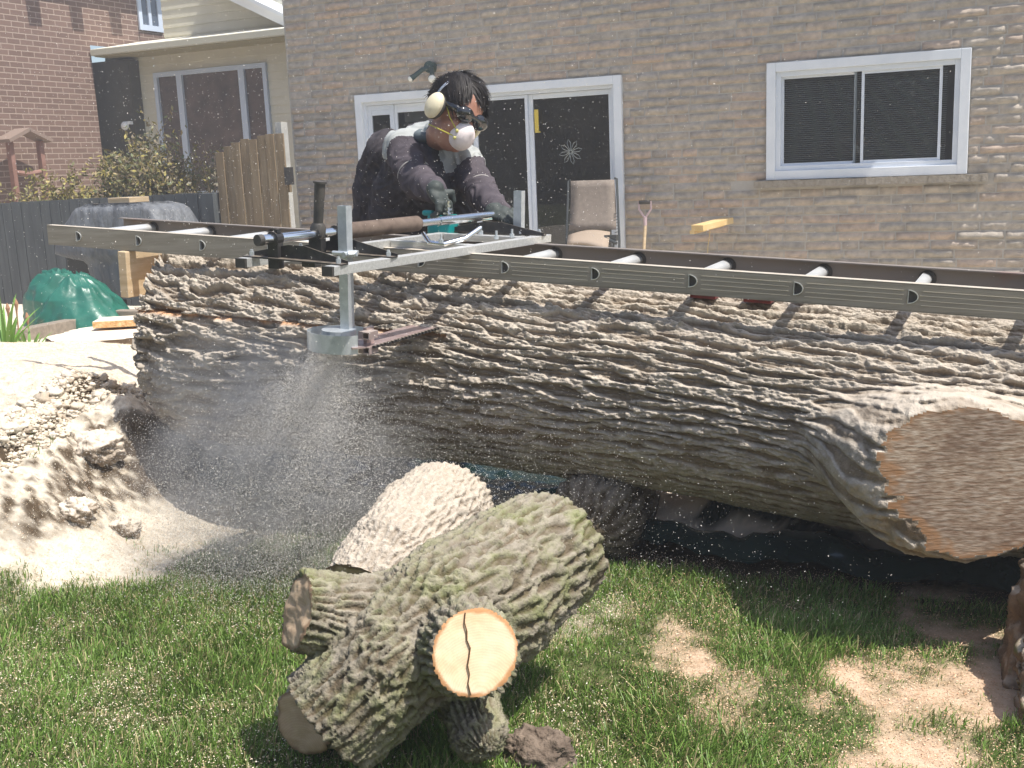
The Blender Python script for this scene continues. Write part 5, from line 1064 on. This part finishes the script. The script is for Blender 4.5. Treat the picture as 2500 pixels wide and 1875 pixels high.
# ------------------------------------------------------------------ cut logs on the lawn
def rough_log(name, label, limbs, bark, vox=.0065, cell=.036, amp=.014, seed=0, cuts=None, extra=None, group=None, stretch=4.2, smooth_cut=None):
    """limbs: (points, radii, cut_start, cut_end) tapered limbs fused into one log; sawn ends are flat"""
    mb = MB(); segs = []; planes = []
    for pts, rads, c0, c1 in limbs:
        pts = [np.asarray(p,float) for p in pts]; mb.tube(pts, rads, 40)
        for i in range(len(pts)):
            if 0 < i < len(pts)-1 or (i == 0 and not c0) or (i == len(pts)-1 and not c1): mb.ball(pts[i], rads[i]*.995, 36, 20)
        for i in range(len(pts)-1): segs.append((pts[i], pts[i+1], rads[i], rads[i+1]))
        if c0: planes.append((pts[0], nrm(pts[0]-pts[1]), rads[0]))
        if c1: planes.append((pts[-1], nrm(pts[-1]-pts[-2]), rads[-1]))
    V, F, n = remesh(mb, vox, 3)
    best = np.full(len(V), 1e9); ax = np.zeros((len(V),3)); org = np.zeros((len(V),3))
    for a, b, ra, rb in segs:
        t = np.clip(((V-a)@(b-a))/((b-a)@(b-a)),0,1); d = np.linalg.norm(V-(a+t[:,None]*(b-a)),axis=1)-(ra+(rb-ra)*t); m = d < best; best[m] = d[m]; ax[m] = nrm(b-a); org[m] = a
    rel = V-org; tt = (rel*ax).sum(1); perp = rel-tt[:,None]*ax
    q = (perp+ax*(tt/stretch)[:,None])/cell+seed*3.1
    # rotate so x of the noise runs with the grain
    e1 = nrm([.3,.2,1.0]); B1 = np.cross(ax, e1); B1 /= np.linalg.norm(B1,axis=1)[:,None]; B2 = np.cross(ax,B1)
    Q = np.stack([tt/stretch, (perp*B1).sum(1), (perp*B2).sum(1)],1)/cell+seed*3.1
    angv = np.arctan2((perp*B2).sum(1), (perp*B1).sum(1)); Rl = np.linalg.norm(perp,axis=1); Nr = np.maximum(4, np.round(2*np.pi*np.array([rad_at])[0]/cell)) if False else np.round(2*np.pi*np.median(Rl)/cell)
    h = stripe_bark(angv/(2*np.pi)*Nr, np.stack([tt, (perp*B1).sum(1), (perp*B2).sum(1)],1)/cell*np.array([4.5/stretch,1,1])+seed*3.1, seed)
    capm = np.zeros(len(V), bool); 
    for c, nn__, r_ in planes:
        d = (V-c)@nn__; rr = np.linalg.norm((V-c)-d[:,None]*nn__,axis=1); capm |= (np.abs(d) < vox*2.2)&(rr < r_*1.03)&((n@nn__) > .6)
    edge = np.ones(len(V))
    V = V+n*((amp*(h-.45)+.012*fbm(V*6,3,seed+40)+.0015*noise3(V*80,seed+44))*np.where(capm,.0,1))[:,None]
    V = V+n*(.0022*fbm(V*60,3,seed+46)*~capm)[:,None]
    rc = np.full(len(V), .007) if smooth_cut is None else np.where(np.linalg.norm(V-smooth_cut,axis=1) < .11, .0, .008)
    V = V+n*((.0010*noise3(V*45,seed+45)+rc*fbm(V*np.array([14,14,30]),4,seed+47))*capm)[:,None]
    Fa = np.array([f if len(f)==4 else (f+(f[-1],)) for f in F]); fc = capm[Fa].all(1)
    t = thing(name, label, 'log', base_of(V), group)
    fresh = np.zeros(len(V))
    for p, r_ in (extra or []): fresh = np.maximum(fresh, .8*sstep(r_, r_*.5, np.linalg.norm((V-p)*[1,1,1],axis=1)+.01*noise3(V*40,9)))
    F_b = [f for f, k in zip(F, fc) if not k]; u = np.unique(np.concatenate([np.array(f) for f in F_b])); mp = -np.ones(len(V),int); mp[u] = np.arange(len(u))
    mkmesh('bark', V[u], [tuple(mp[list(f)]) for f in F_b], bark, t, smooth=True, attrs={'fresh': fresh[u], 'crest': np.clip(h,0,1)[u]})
    for k, (c, nn__, r_) in enumerate(planes):
        d = np.abs((V-c)@nn__); rr = np.linalg.norm(V-c,axis=1); sel = [f for f, q_ in zip(F, fc) if q_ and d[f[0]] < vox*3 and rr[f[0]] < r_*1.3]
        if len(sel) < 8: continue
        u = np.unique(np.concatenate([np.array(f) for f in sel])); mp = -np.ones(len(V),int); mp[u] = np.arange(len(u)); rim = .9*sstep(r_*.86, r_*.92, rr[u]+.006*noise3(V[u]*30,3))
        mkmesh('cut_face', V[u], [tuple(mp[list(f)]) for f in sel], (cuts or [pale_cut]*9)[k], t, smooth=True, attrs={'rim': rim})
    return t
def cutmat(name, c1, c2, rim, rings=60):
    m = mat(name, c1, rough=.8, spec=.2, col2=c2, nscale=9, ndetail=6, bump=.25, bscale=140, bdist=.002)
    n = m.node_tree.nodes; l = m.node_tree.links; b = n['Principled BSDF']; s = b.inputs['Base Color']
    tc = n.new('ShaderNodeTexCoord'); wv = n.new('ShaderNodeTexWave'); wv.wave_type = 'RINGS'; wv.rings_direction = 'SPHERICAL'; wv.inputs['Scale'].default_value = rings; wv.inputs['Distortion'].default_value = 6; wv.inputs['Detail'].default_value = 3; wv.inputs['Detail Scale'].default_value = .6
    l.new(tc.outputs['Object'], wv.inputs[0]); r = n.new('ShaderNodeValToRGB'); r.color_ramp.elements[0].color = (.93,.91,.89,1); r.color_ramp.elements[1].color = (1,1,1,1); l.new(wv.outputs['Fac'], r.inputs[0])
    mx = n.new('ShaderNodeMix'); mx.data_type = 'RGBA'; mx.blend_type = 'MULTIPLY'; mx.inputs[0].default_value = 1; l.new(s.links[0].from_socket, mx.inputs[6]); l.new(r.outputs[0], mx.inputs[7])
    at = n.new('ShaderNodeAttribute'); at.attribute_name = 'rim'; m2 = n.new('ShaderNodeMix'); m2.data_type = 'RGBA'; l.new(at.outputs['Fac'], m2.inputs[0]); l.new(mx.outputs[2], m2.inputs[6]); m2.inputs[7].default_value = (*rim,1); l.new(m2.outputs[2], s); return m
pale_cut = cutmat('pale_fresh_cut', (.76,.55,.34), (.84,.69,.50), (.46,.22,.09))
aged_cut = cutmat('aged_cut', (.34,.24,.155), (.50,.39,.27), (.20,.13,.08))
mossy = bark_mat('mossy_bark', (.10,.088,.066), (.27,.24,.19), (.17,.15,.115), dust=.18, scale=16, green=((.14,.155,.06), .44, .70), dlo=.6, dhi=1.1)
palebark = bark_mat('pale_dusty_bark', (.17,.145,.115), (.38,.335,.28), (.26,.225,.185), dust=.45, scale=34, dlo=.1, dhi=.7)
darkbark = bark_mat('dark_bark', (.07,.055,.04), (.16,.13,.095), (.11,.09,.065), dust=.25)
def Z(x, y, z): return atZ(x, y, z)
def Dp(x, y, d): return EYE+ray(x, y)*d
U_ = Dp(1182,1195,2.62); C1_ = Dp(1085,1262,2.48); C0_ = Dp(968,1340,2.34)
La = Dp(848,1425,2.26); Lb = Dp(706,1560,2.24)
Ba = Dp(810,1345,2.34); Bb = Dp(640,1322,2.25)
Fc_ = Dp(1027,1410,2.10); fnrm = nrm([.66,-.70,.22])
K0 = Dp(1005,1500,2.32); K1 = Dp(1035,1585,2.22)
Us = U_+nrm(U_-C1_)*.03
limbs = [([Lb, La, C0_, C1_, Us], [.118,.130,.156,.158,.145], True, True),
         ([Bb, Ba, C0_], [.080,.104,.135], True, False),
         ([C0_+[.0,0,-.01], Fc_-fnrm*.115, Fc_], [.12,.096,.088], False, True),
         ([C0_+[0,0,-.05], K0, K1], [.08,.062,.058], False, False)]
print('forked zs', [round(float(p[2]),2) for p in (U_,C1_,C0_,La,Lb,Ba,Bb,Fc_,K0,K1)])
ex = [(Z(1008,1352,.40),.0)]
forked = rough_log('forked_log', 'mossy forked log with a bright round sawn limb facing the photographer', limbs, mossy, vox=.005, cell=.021, amp=.0115, seed=3, stretch=3.2, smooth_cut=Fc_, cuts=[aged_cut, aged_cut, aged_cut, pale_cut],
    extra=[(Z(1000,1238,.38)+[0,0,0],.022),(Z(1180,1128,.33),.016),(Z(920,1720,.2),.02),(Z(925,1725,.15),.03)])
# radial crack in the bright face
e1 = nrm(np.cross(fnrm,(0,0,1))); e2 = np.cross(e1, fnrm); 
g0r = np.random.default_rng(2); mb = MB(); ctrp = Fc_+fnrm*.003; pts = [(-.012,.080),(-.016,.062),(-.013,.045),(-.015,.028),(-.010,.012),(-.014,-.004),(-.019,-.02),(-.017,-.038),(-.022,-.055),(-.019,-.078)]
pp = [ctrp-e1*a+e2*b for a, b in pts]; sgn = 1
for a, b in zip(pp[:-1], pp[1:]): mb.beam(a, b, .0013+.0012*g0r.random(), .003, up=fnrm)
mb.build('crack', mat('crack_dark',(.10,.05,.02),rough=.9), forked)
# a split lower end: second slab of wood beside the first
S0 = Z(735,1585,.16); S1 = Z(668,1555,.15)
rough_log('split_log_end', 'split slab of torn brown wood under the left end of the mossy log', [([Z(655,1560,.12), Z(790,1480,.10)], [.075,.085], True, False)], mossy, vox=.006, cell=.030, amp=.010, seed=9, cuts=[aged_cut])
wh = rough_log('pale_log', 'pale sawdust covered log lying behind the mossy forked log', [([Z(800,1300,.10), Z(862,1215,.17), Z(925,1140,.21), Z(960,1098,.21)], [.15,.160,.165,.150], True, True)], palebark, vox=.005, cell=.017, amp=.008, seed=5, cuts=[aged_cut, aged_cut], stretch=2.6)
rough_log('support_log', 'dark shaded log running back under the big trunk', [([np.array([*atY(1290,1200,3.16)[:2],.12]), np.array([*atY(1318,1170,3.32)[:2],.13]), np.array([*atY(1350,1130,3.62)[:2],.14])], [.15,.155,.15], False, True)], darkbark, vox=.009, cell=.04, amp=.015, seed=6, cuts=[aged_cut,aged_cut])
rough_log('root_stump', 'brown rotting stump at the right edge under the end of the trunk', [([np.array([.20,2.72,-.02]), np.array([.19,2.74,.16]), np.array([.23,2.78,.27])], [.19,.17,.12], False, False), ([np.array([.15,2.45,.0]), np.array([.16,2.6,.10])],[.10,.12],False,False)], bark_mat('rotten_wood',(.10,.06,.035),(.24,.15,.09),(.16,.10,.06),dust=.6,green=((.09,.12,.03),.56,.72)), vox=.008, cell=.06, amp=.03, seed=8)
# clod of earth at the bottom
def clod(lbl, c, r, seed, m, cat='clod', name='earth_clod'):
    mb = MB(); mb.ball((0,0,0), 1, 60, 40); V_ = np.concatenate(mb.V); nv = nrm(V_[0]); V_ = V_*(1+.35*fbm(V_*1.4+seed,4,seed)+.12*np.abs(noise3(V_*6+seed,seed))+.06*noise3(V_*13,seed))[:,None]; V_ = V_*np.array(r)+np.array(c)
    o = mkmesh(name, V_, mb.F, m, None, smooth=True); return tag(o, lbl, cat)
em2 = mat('dry_clod_earth', (.10,.072,.052), rough=.95, col2=(.24,.185,.14), nscale=20, ndetail=8, bump=1, bscale=60, bdist=.015)
c = Z(1165,1625,.03); clod('dark lumpy clod of earth on the grass at the bottom edge', c, (.075,.05,.045), 3, em2)
for i,(x,y,s,l) in enumerate([(215,965,.075,'large crumbly dust covered clod below the ledge'),(150,1000,.055,'middle sized crumbly clod left of the larger one'),(252,998,.05,'small clod near the shadow of the trunk')]):
    c = Z(x,y,.33 if x < 200 else .30); zz = ground_z([c[0]],[c[1]])[0]; clod(l, (c[0],c[1],zz+.01), (s*1.2,s,s*.8), 10+i, dust_up(mat('dusty_clod',(.22,.17,.12),rough=.95,col2=(.38,.31,.24),nscale=30,bump=1,bscale=60,bdist=.012),(.72,.63,.52),.1,.8,.85))
# torn piece of wood and twigs at the left edge
a = Z(-20,1075,.24); b = Z(42,1082,.22); mb = MB(); mb.tube([a+[0,0,.02],lerp(a,b,.5)+[0,0,.035],b+[0,0,.02]],[.018,.016,.010],10); o = mb.build('broken_branch', mat('pinkish_wood',(.38,.22,.17),rough=.9,col2=(.5,.36,.3),nscale=12), None, smooth=True); tag(o,'short broken pinkish branch in the sawdust at the left edge','branch')
# crumbs of earth broken off the ledge
g = np.random.default_rng(77); mb0 = MB(); mb0.ball((0,0,0),1,10,7); Vs, Fs = mb0.V[0], mb0.F; VV = []; FF = []; nn_ = 0; TT = []
led = np.array([atZ(x, y, .36)[:2] for x, y in LEDGE])
for i in range(5200):
    k = g.integers(len(led)-1); p = led[k]+(led[k+1]-led[k])*g.random(); away = nrm([.25,-1,0])[:2]*abs(g.normal(0,.42)); p = p+away+g.normal(0,.03,2); s_ = g.choice([.003,.006,.010,.020],p=[.5,.36,.125,.015])*g.uniform(.7,1.3)
    q = Vs*(1+.8*noise3(Vs*1.9+i*1.7,7))[:,None]*np.array([1.2,1,.75])*s_; VV.append(q+[p[0],p[1],s_*.3]); FF.append(np.array([f for f in Fs])+nn_); nn_ += len(Vs); TT.append(np.tile(np.array([(.62,.55,.45),(.55,.48,.38),(.42,.35,.27),(.66,.60,.50)][g.integers(4)]),(len(Vs),1)))
VV = np.concatenate(VV); cen = VV.reshape(-1,len(Vs),3)[:,0,:2]; zz = ground_z(cen[:,0],cen[:,1]); VV[:,2] += np.repeat(zz,len(Vs))
o = mkmesh('earth_crumbs', VV, np.concatenate(FF), mat('crumb_earth',(1,1,1),rough=.95,attr='tone',bump=.6,bscale=120,bdist=.004), None, attrs={'tone': np.concatenate(TT)}, loc=(0,0,0)); tag(o,'crumbs of dusty earth fallen from the ledge at the left','crumbs',kind='stuff')
# ------------------------------------------------------------------ black plastic sheet beneath the log, stretched to darken the sunlit ground behind
g = np.random.default_rng(9); nu, nv = 260, 120
xs_ = np.linspace(-2.8,1.1,nu); ys_ = np.linspace(3.12,5.1,nv); XX, YY = np.meshgrid(xs_, ys_); P_ = np.stack([XX.ravel(),YY.ravel(),0*XX.ravel()],1)
zz = .03+.05*np.abs(noise3(P_*np.array([2.2,3.2,1]),141))+.03*np.abs(noise3(P_*7,142))+.010*noise3(P_*19,143)+.11*np.exp(-((YY.ravel()-3.50-.10*np.sin(XX.ravel()*2.4))/.07)**2)*sstep(-1.5,-.9,XX.ravel())+.05*np.exp(-((YY.ravel()-3.22)/.06)**2)
V_ = np.stack([XX.ravel()+.03*noise3(P_*5,144), YY.ravel()+.05*noise3(P_*3,145), zz+np.maximum(ground_z(XX,YY),0)],1)
F_ = (np.arange(nv-1)[:,None]*nu+np.arange(nu-1)[None,:]).ravel(); F_ = np.stack([F_,F_+1,F_+1+nu,F_+nu],1)
pm = mat('black_green_plastic', (.008,.020,.020), rough=.2, spec=.6, col2=(.012,.03,.028), nscale=4)
n_ = pm.node_tree.nodes; l_ = pm.node_tree.links; b_ = n_['Principled BSDF']; s_ = b_.inputs['Base Color']; at_ = n_.new('ShaderNodeAttribute'); at_.attribute_name = 'sawdust'; mx_ = n_.new('ShaderNodeMix'); mx_.data_type = 'RGBA'; l_.new(at_.outputs['Fac'], mx_.inputs[0]); l_.new(s_.links[0].from_socket, mx_.inputs[6]); mx_.inputs[7].default_value = (.70,.58,.46,1); l_.new(mx_.outputs[2], s_)
mr_ = n_.new('ShaderNodeMapRange'); mr_.inputs['To Min'].default_value = .18; mr_.inputs['To Max'].default_value = .95; l_.new(at_.outputs['Fac'], mr_.inputs['Value']); l_.new(mr_.outputs[0], b_.inputs['Roughness'])
dsk = sstep(.0,.35, fbm(V_*np.array([3,5,1]),5,146)+.25*sstep(3.45,3.8,V_[:,1])+.35*sstep(-1.4,-.9,V_[:,0])+.4*sstep(-.9,-.5,V_[:,0])*sstep(3.45,3.6,V_[:,1])+.05-4*np.maximum(zz-.13,0))*sstep(3.2,3.35,V_[:,1])*sstep(-1.5,-1.2,V_[:,0])
o = mkmesh('plastic_sheet', V_, F_, pm, None, smooth=True, attrs={'sawdust': dsk}); tag(o, 'crumpled black plastic sheet strewn with sawdust under the big trunk', 'plastic sheet')
c = Z(1002,1035,.42); c = atY(1000,1034,3.3); mb = MB(); mb.add([c+[-.035,0,.012],c+[.0,-.01,.02],c+[.04,0,.0],c+[.042,.005,-.022],c+[-.01,-.008,-.018],c+[0,.012,0]],[(0,1,5),(1,2,5),(2,3,5),(3,4,5),(4,0,5)]); o = mb.build('plastic_scrap', mat('pale_blue_plastic',(.25,.36,.38),rough=.3), None); tag(o,'scrap of pale bluish plastic film hanging in the dark under the trunk','plastic scrap')
# ------------------------------------------------------------------ grass
def grass(name, npts, xr, yr, seed, hmin, hmax):
    g = np.random.default_rng(seed); X = g.uniform(*xr, npts); Y = g.uniform(*yr, npts)
    q = topx(np.stack([X,Y,ground_z(X,Y,False)],1)); inside = (q[:,0] > -260)&(q[:,0] < 2520)&(q[:,1] < 1960)&(q[:,1] > 900)
    X, Y = X[inside], Y[inside]; P = np.stack([X,Y,0*X],1)
    d = dust_mask(X, Y); tuft = fbm(P*3.2,4,151); keep = g.random(len(X)) < np.clip(1.02-1.12*d+.28*tuft, .0, 1)*np.where(Y > 3.05, .5, 1)
    keep &= ~((Y > 3.1)&(X > -2.2))
    X, Y, tuft = X[keep], Y[keep], tuft[keep]; n = len(X); Zg = ground_z(X, Y)-.004
    h = g.uniform(hmin,hmax,n)*(1+.8*np.clip(tuft,-.6,1))*(.55+.45*sstep(.7,.1,dust_mask(X,Y))); a = g.uniform(0,2*np.pi,n); lean = g.uniform(.1,1.1,n)*h; wd = g.uniform(.0008,.0018,n)
    swirl = 2.5*noise3(np.stack([X,Y,0*X],1)*2.3,152); a = np.where(g.random(n) < .65, swirl+g.normal(0,.8,n), a)
    dx, dy = np.cos(a), np.sin(a); sx_, sy_ = -dy*wd, dx*wd
    lv = []
    for t, f in ((0,1),(.45,.85),(.8,.5)):
        cx_ = X+dx*lean*t**1.7; cy_ = Y+dy*lean*t**1.7; cz = Zg+h*(t-.18*t*t*(lean/h))
        lv.append(np.stack([cx_-sx_*f,cy_-sy_*f,cz],1)); lv.append(np.stack([cx_+sx_*f,cy_+sy_*f,cz],1))
    lv.append(np.stack([X+dx*lean, Y+dy*lean, Zg+h*(1-.18*lean/h)],1))
    V_ = np.stack(lv,1).reshape(-1,3); b = np.arange(n)*7
    F4 = np.concatenate([np.stack([b,b+1,b+3,b+2],1), np.stack([b+2,b+3,b+5,b+4],1), np.stack([b+4,b+5,b+6,b+6],1)])
    tri = np.stack([b+4,b+5,b+6],1); V_all = V_
    base = np.array([.12,.215,.035]); dry = np.array([.45,.38,.20]); lt = np.array([.21,.33,.075]); r_ = g.random(n)[:,None]; c_ = base*(1-r_)+lt*r_; isd = (g.random(n) < .16)[:,None]; c_ = np.where(isd, dry, c_)*g.uniform(.75,1.25,(n,1))
    F_l = F4[:2*n]
    me_ = mkmesh(name, V_all, [tuple(f) for f in []] or F_l, grassm, None, attrs={'tone': np.repeat(c_,7,0)}, loc=(0,0,0))
    return me_, V_all, tri, c_
grassm = mat('grass_blades', (1,1,1), rough=.45, spec=.35, attr='tone')
n_ = grassm.node_tree.nodes; b_ = n_['Principled BSDF']; b_.inputs['Transmission Weight'].default_value = 0
tl2 = n_.new('ShaderNodeBsdfTranslucent'); mxs = n_.new('ShaderNodeMixShader'); mxs.inputs[0].default_value = .28; l_ = grassm.node_tree.links; l_.new(b_.inputs['Base Color'].links[0].from_socket, tl2.inputs[0]); l_.new(b_.outputs[0], mxs.inputs[1]); l_.new(tl2.outputs[0], mxs.inputs[2]); l_.new(mxs.outputs[0], n_['Material Output'].inputs[0])
go_, _, _, _ = grass('grass', 430000, (-4.2,.7), (.95,3.4), 31, .012, .052); tag(go_, 'green lawn grass mixed with sawdust in front of the logs', 'grass', kind='stuff')
# chips of sawdust lying on the ground and in the grass
def flakes(P, g, smin, smax, flat=.35):
    n = len(P); a = g.normal(size=(n,3)); a[:,2] *= flat; a /= np.linalg.norm(a,axis=1)[:,None]; b = np.cross(a, np.stack([g.normal(0,flat,n),g.normal(0,flat,n),np.ones(n)],1)); b /= np.linalg.norm(b,axis=1)[:,None]
    L_ = g.uniform(smin,smax,n)[:,None]; W_ = L_*g.uniform(.25,.6,n)[:,None]; return np.stack([P-a*L_, P+b*W_, P+a*L_, P-b*W_],1).reshape(-1,3), np.arange(4*n).reshape(-1,4)
g = np.random.default_rng(33); n = 760000; X = g.uniform(-4.8,.7,n); Y = g.uniform(.95,5.2,n); q = topx(np.stack([X,Y,0*X],1)); d = dust_mask(X,Y); P_ = np.stack([X,Y,0*X],1)
dens = np.clip(.50+.7*d+.6*fbm(P_*2.6,4,161),0.05,1)*np.where(d > .8, .9, 1); k = (g.random(n) < dens)&(q[:,0] > -260)&(q[:,0] < 2520)&(q[:,1] < 1960)&((Y < 3.2)|(X < -2))
X, Y = X[k], Y[k]; Zc = ground_z(X,Y)+g.uniform(.001,.022,len(X))*(1-dust_mask(X,Y)*.85); V_, F_ = flakes(np.stack([X,Y,Zc],1), g, .0010, .0034)
cc = np.array([(.66,.55,.41),(.58,.46,.32),(.74,.66,.53),(.54,.37,.25)])[g.integers(4,size=len(X))]*g.uniform(.8,1.1,(len(X),1))
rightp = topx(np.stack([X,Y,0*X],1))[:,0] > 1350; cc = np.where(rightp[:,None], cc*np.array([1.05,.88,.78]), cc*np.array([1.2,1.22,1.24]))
chipm = mat('wood_chip', (1,1,1), rough=.85, spec=.15, attr='tone')
o = mkmesh('wood_chips', V_, F_, chipm, None, attrs={'tone': np.repeat(cc,4,0)}, loc=(0,0,0)); tag(o, 'cream wood chips and sawdust strewn over lawn and earth', 'wood chips', kind='stuff')
# ------------------------------------------------------------------ flying sawdust
g = np.random.default_rng(35)
src = lad(1.50,-.42,-.20)
def plume(n):
    t = g.random(n)**.75; side = g.normal(size=n); v0 = np.array([-.62,-.18,-.95]); P = src+np.outer(t, v0*np.array([1,1,1]))
    sp = .02+.34*t; P[:,0] += side*sp*1.05+.30*t*g.random(n)-.02; P[:,1] += g.normal(size=n)*sp*.45; P[:,2] += g.normal(size=n)*sp*.45+.10*t*(1-t)
    P[:,2] -= .10*t*t; return P
P1 = plume(300000); P1 = P1[P1[:,2] > .03]
n = 90000; P2 = src+np.stack([g.normal(-.10,.48,n), g.normal(-.05,.28,n), g.normal(-.55,.24,n)],1); P2 = P2[P2[:,2] > .03]
P3 = np.stack([g.uniform(-.2,1.6,1300)+.0, g.normal(-.45,.25,1300), g.normal(-.50,.22,1300)],1)+src*0; P3 = src+P3-[0,-.4,0]; P3 = P3[P3[:,2] > .03]
P1 = np.concatenate([P1,P2])
V1, F1 = flakes(P1, g, .0007, .0021, 1)
V3, F3 = flakes(P3, g, .0009, .0026, 1)
n = 9000; Q = atY(0,0,1)*0+np.stack([g.uniform(-7,0,n), g.uniform(2.4,8.5,n), g.uniform(.7,2.6,n)],1); k = g.random(n) < np.clip(1.1-.22*np.abs(Q[:,0]+3.2),.12,1); Q = Q[k]; V5, F5 = flakes(Q, g, .0009, .0027, 1)
n = 7000; Q2 = src+np.array([-.25,.3,.65])+g.normal(size=(n,3))*np.array([.75,.55,.42]); V6, F6 = flakes(Q2, g, .0008, .0026, 1)
Va = np.concatenate([V1,V3,V5,V6]); o1 = len(V1); o2 = o1+len(V3); o3 = o2+len(V5); Fa_ = np.concatenate([F1,F3+o1,F5+o2,F6+o3])
dustm = mat('flying_sawdust', (.90,.86,.80), rough=.9, spec=.1); n_ = dustm.node_tree.nodes; l_ = dustm.node_tree.links; t_ = n_.new('ShaderNodeBsdfTranslucent'); t_.inputs[0].default_value = (.9,.86,.8,1); ms_ = n_.new('ShaderNodeMixShader'); ms_.inputs[0].default_value = .45; l_.new(n_['Principled BSDF'].outputs[0], ms_.inputs[1]); l_.new(t_.outputs[0], ms_.inputs[2]); l_.new(ms_.outputs[0], n_['Material Output'].inputs[0])
o = mkmesh('flying_sawdust', Va, Fa_, dustm, None, loc=(0,0,0)); tag(o, 'cloud of flying sawdust thrown out below the saw bar', 'sawdust', kind='stuff')

# ------------------------------------------------------------------ the dusty air
def volume_mat(name, col, dens, aniso=.3):
    m = bpy.data.materials.new(name); m.use_nodes = True; n = m.node_tree.nodes; n.remove(n['Principled BSDF']); v = n.new('ShaderNodeVolumePrincipled'); v.inputs['Color'].default_value = (*col,1); v.inputs['Density'].default_value = dens; v.inputs['Anisotropy'].default_value = aniso
    m.node_tree.links.new(v.outputs[0], n['Material Output'].inputs['Volume']); return m, n, v
hm, _n1, _v1 = volume_mat('dusty_air', (.93,.93,.95), .009)
mb = MB(); mb.box((-26,-30,-1.2),(16,26,11)); o = mb.build('haze', hm, None); tag(o, 'thin dusty air over the garden', 'haze', kind='stuff')
pmv, n_, v_ = volume_mat('sawdust_cloud', (.985,.97,.95), 1.0, .2); l_ = pmv.node_tree.links
tc_ = n_.new('ShaderNodeTexCoord'); mp_ = n_.new('ShaderNodeMapping'); l_.new(tc_.outputs['Object'], mp_.inputs[0])
no_ = n_.new('ShaderNodeTexNoise'); no_.inputs['Scale'].default_value = 6.5; no_.inputs['Detail'].default_value = 6; no_.inputs['Roughness'].default_value = .65; l_.new(tc_.outputs['Object'], no_.inputs[0])
ln_ = n_.new('ShaderNodeVectorMath'); ln_.operation = 'LENGTH'; l_.new(mp_.outputs[0], ln_.inputs[0])
f1 = n_.new('ShaderNodeMapRange'); f1.inputs['From Min'].default_value = 1.0; f1.inputs['From Max'].default_value = .0; l_.new(ln_.outputs['Value'], f1.inputs['Value'])
f2 = n_.new('ShaderNodeMapRange'); f2.inputs['From Min'].default_value = .42; f2.inputs['From Max'].default_value = .72; l_.new(no_.outputs['Fac'], f2.inputs['Value'])
mu = n_.new('ShaderNodeMath'); mu.operation = 'MULTIPLY'; l_.new(f1.outputs[0], mu.inputs[0]); l_.new(f2.outputs[0], mu.inputs[1]); mu2 = n_.new('ShaderNodeMath'); mu2.operation = 'MULTIPLY'; l_.new(mu.outputs[0], mu2.inputs[0]); mu2.inputs[1].default_value = 9; l_.new(mu2.outputs[0], v_.inputs['Density'])
cen_ = src+np.array([-.28,-.03,-.38]); rr_ = np.array([.60,.36,.52]); mp_.inputs['Scale'].default_value = tuple(1/rr_)
mb = MB(); mb.ball(cen_, rr_, 32, 20); o = mb.build('dust_cloud', pmv, None, smooth=True)
off = np.array(WL[o.name])-cen_; mp_.inputs['Location'].default_value = tuple(off/rr_); tag(o, 'pale drifting cloud of fine sawdust below the saw bar', 'dust cloud', kind='stuff')
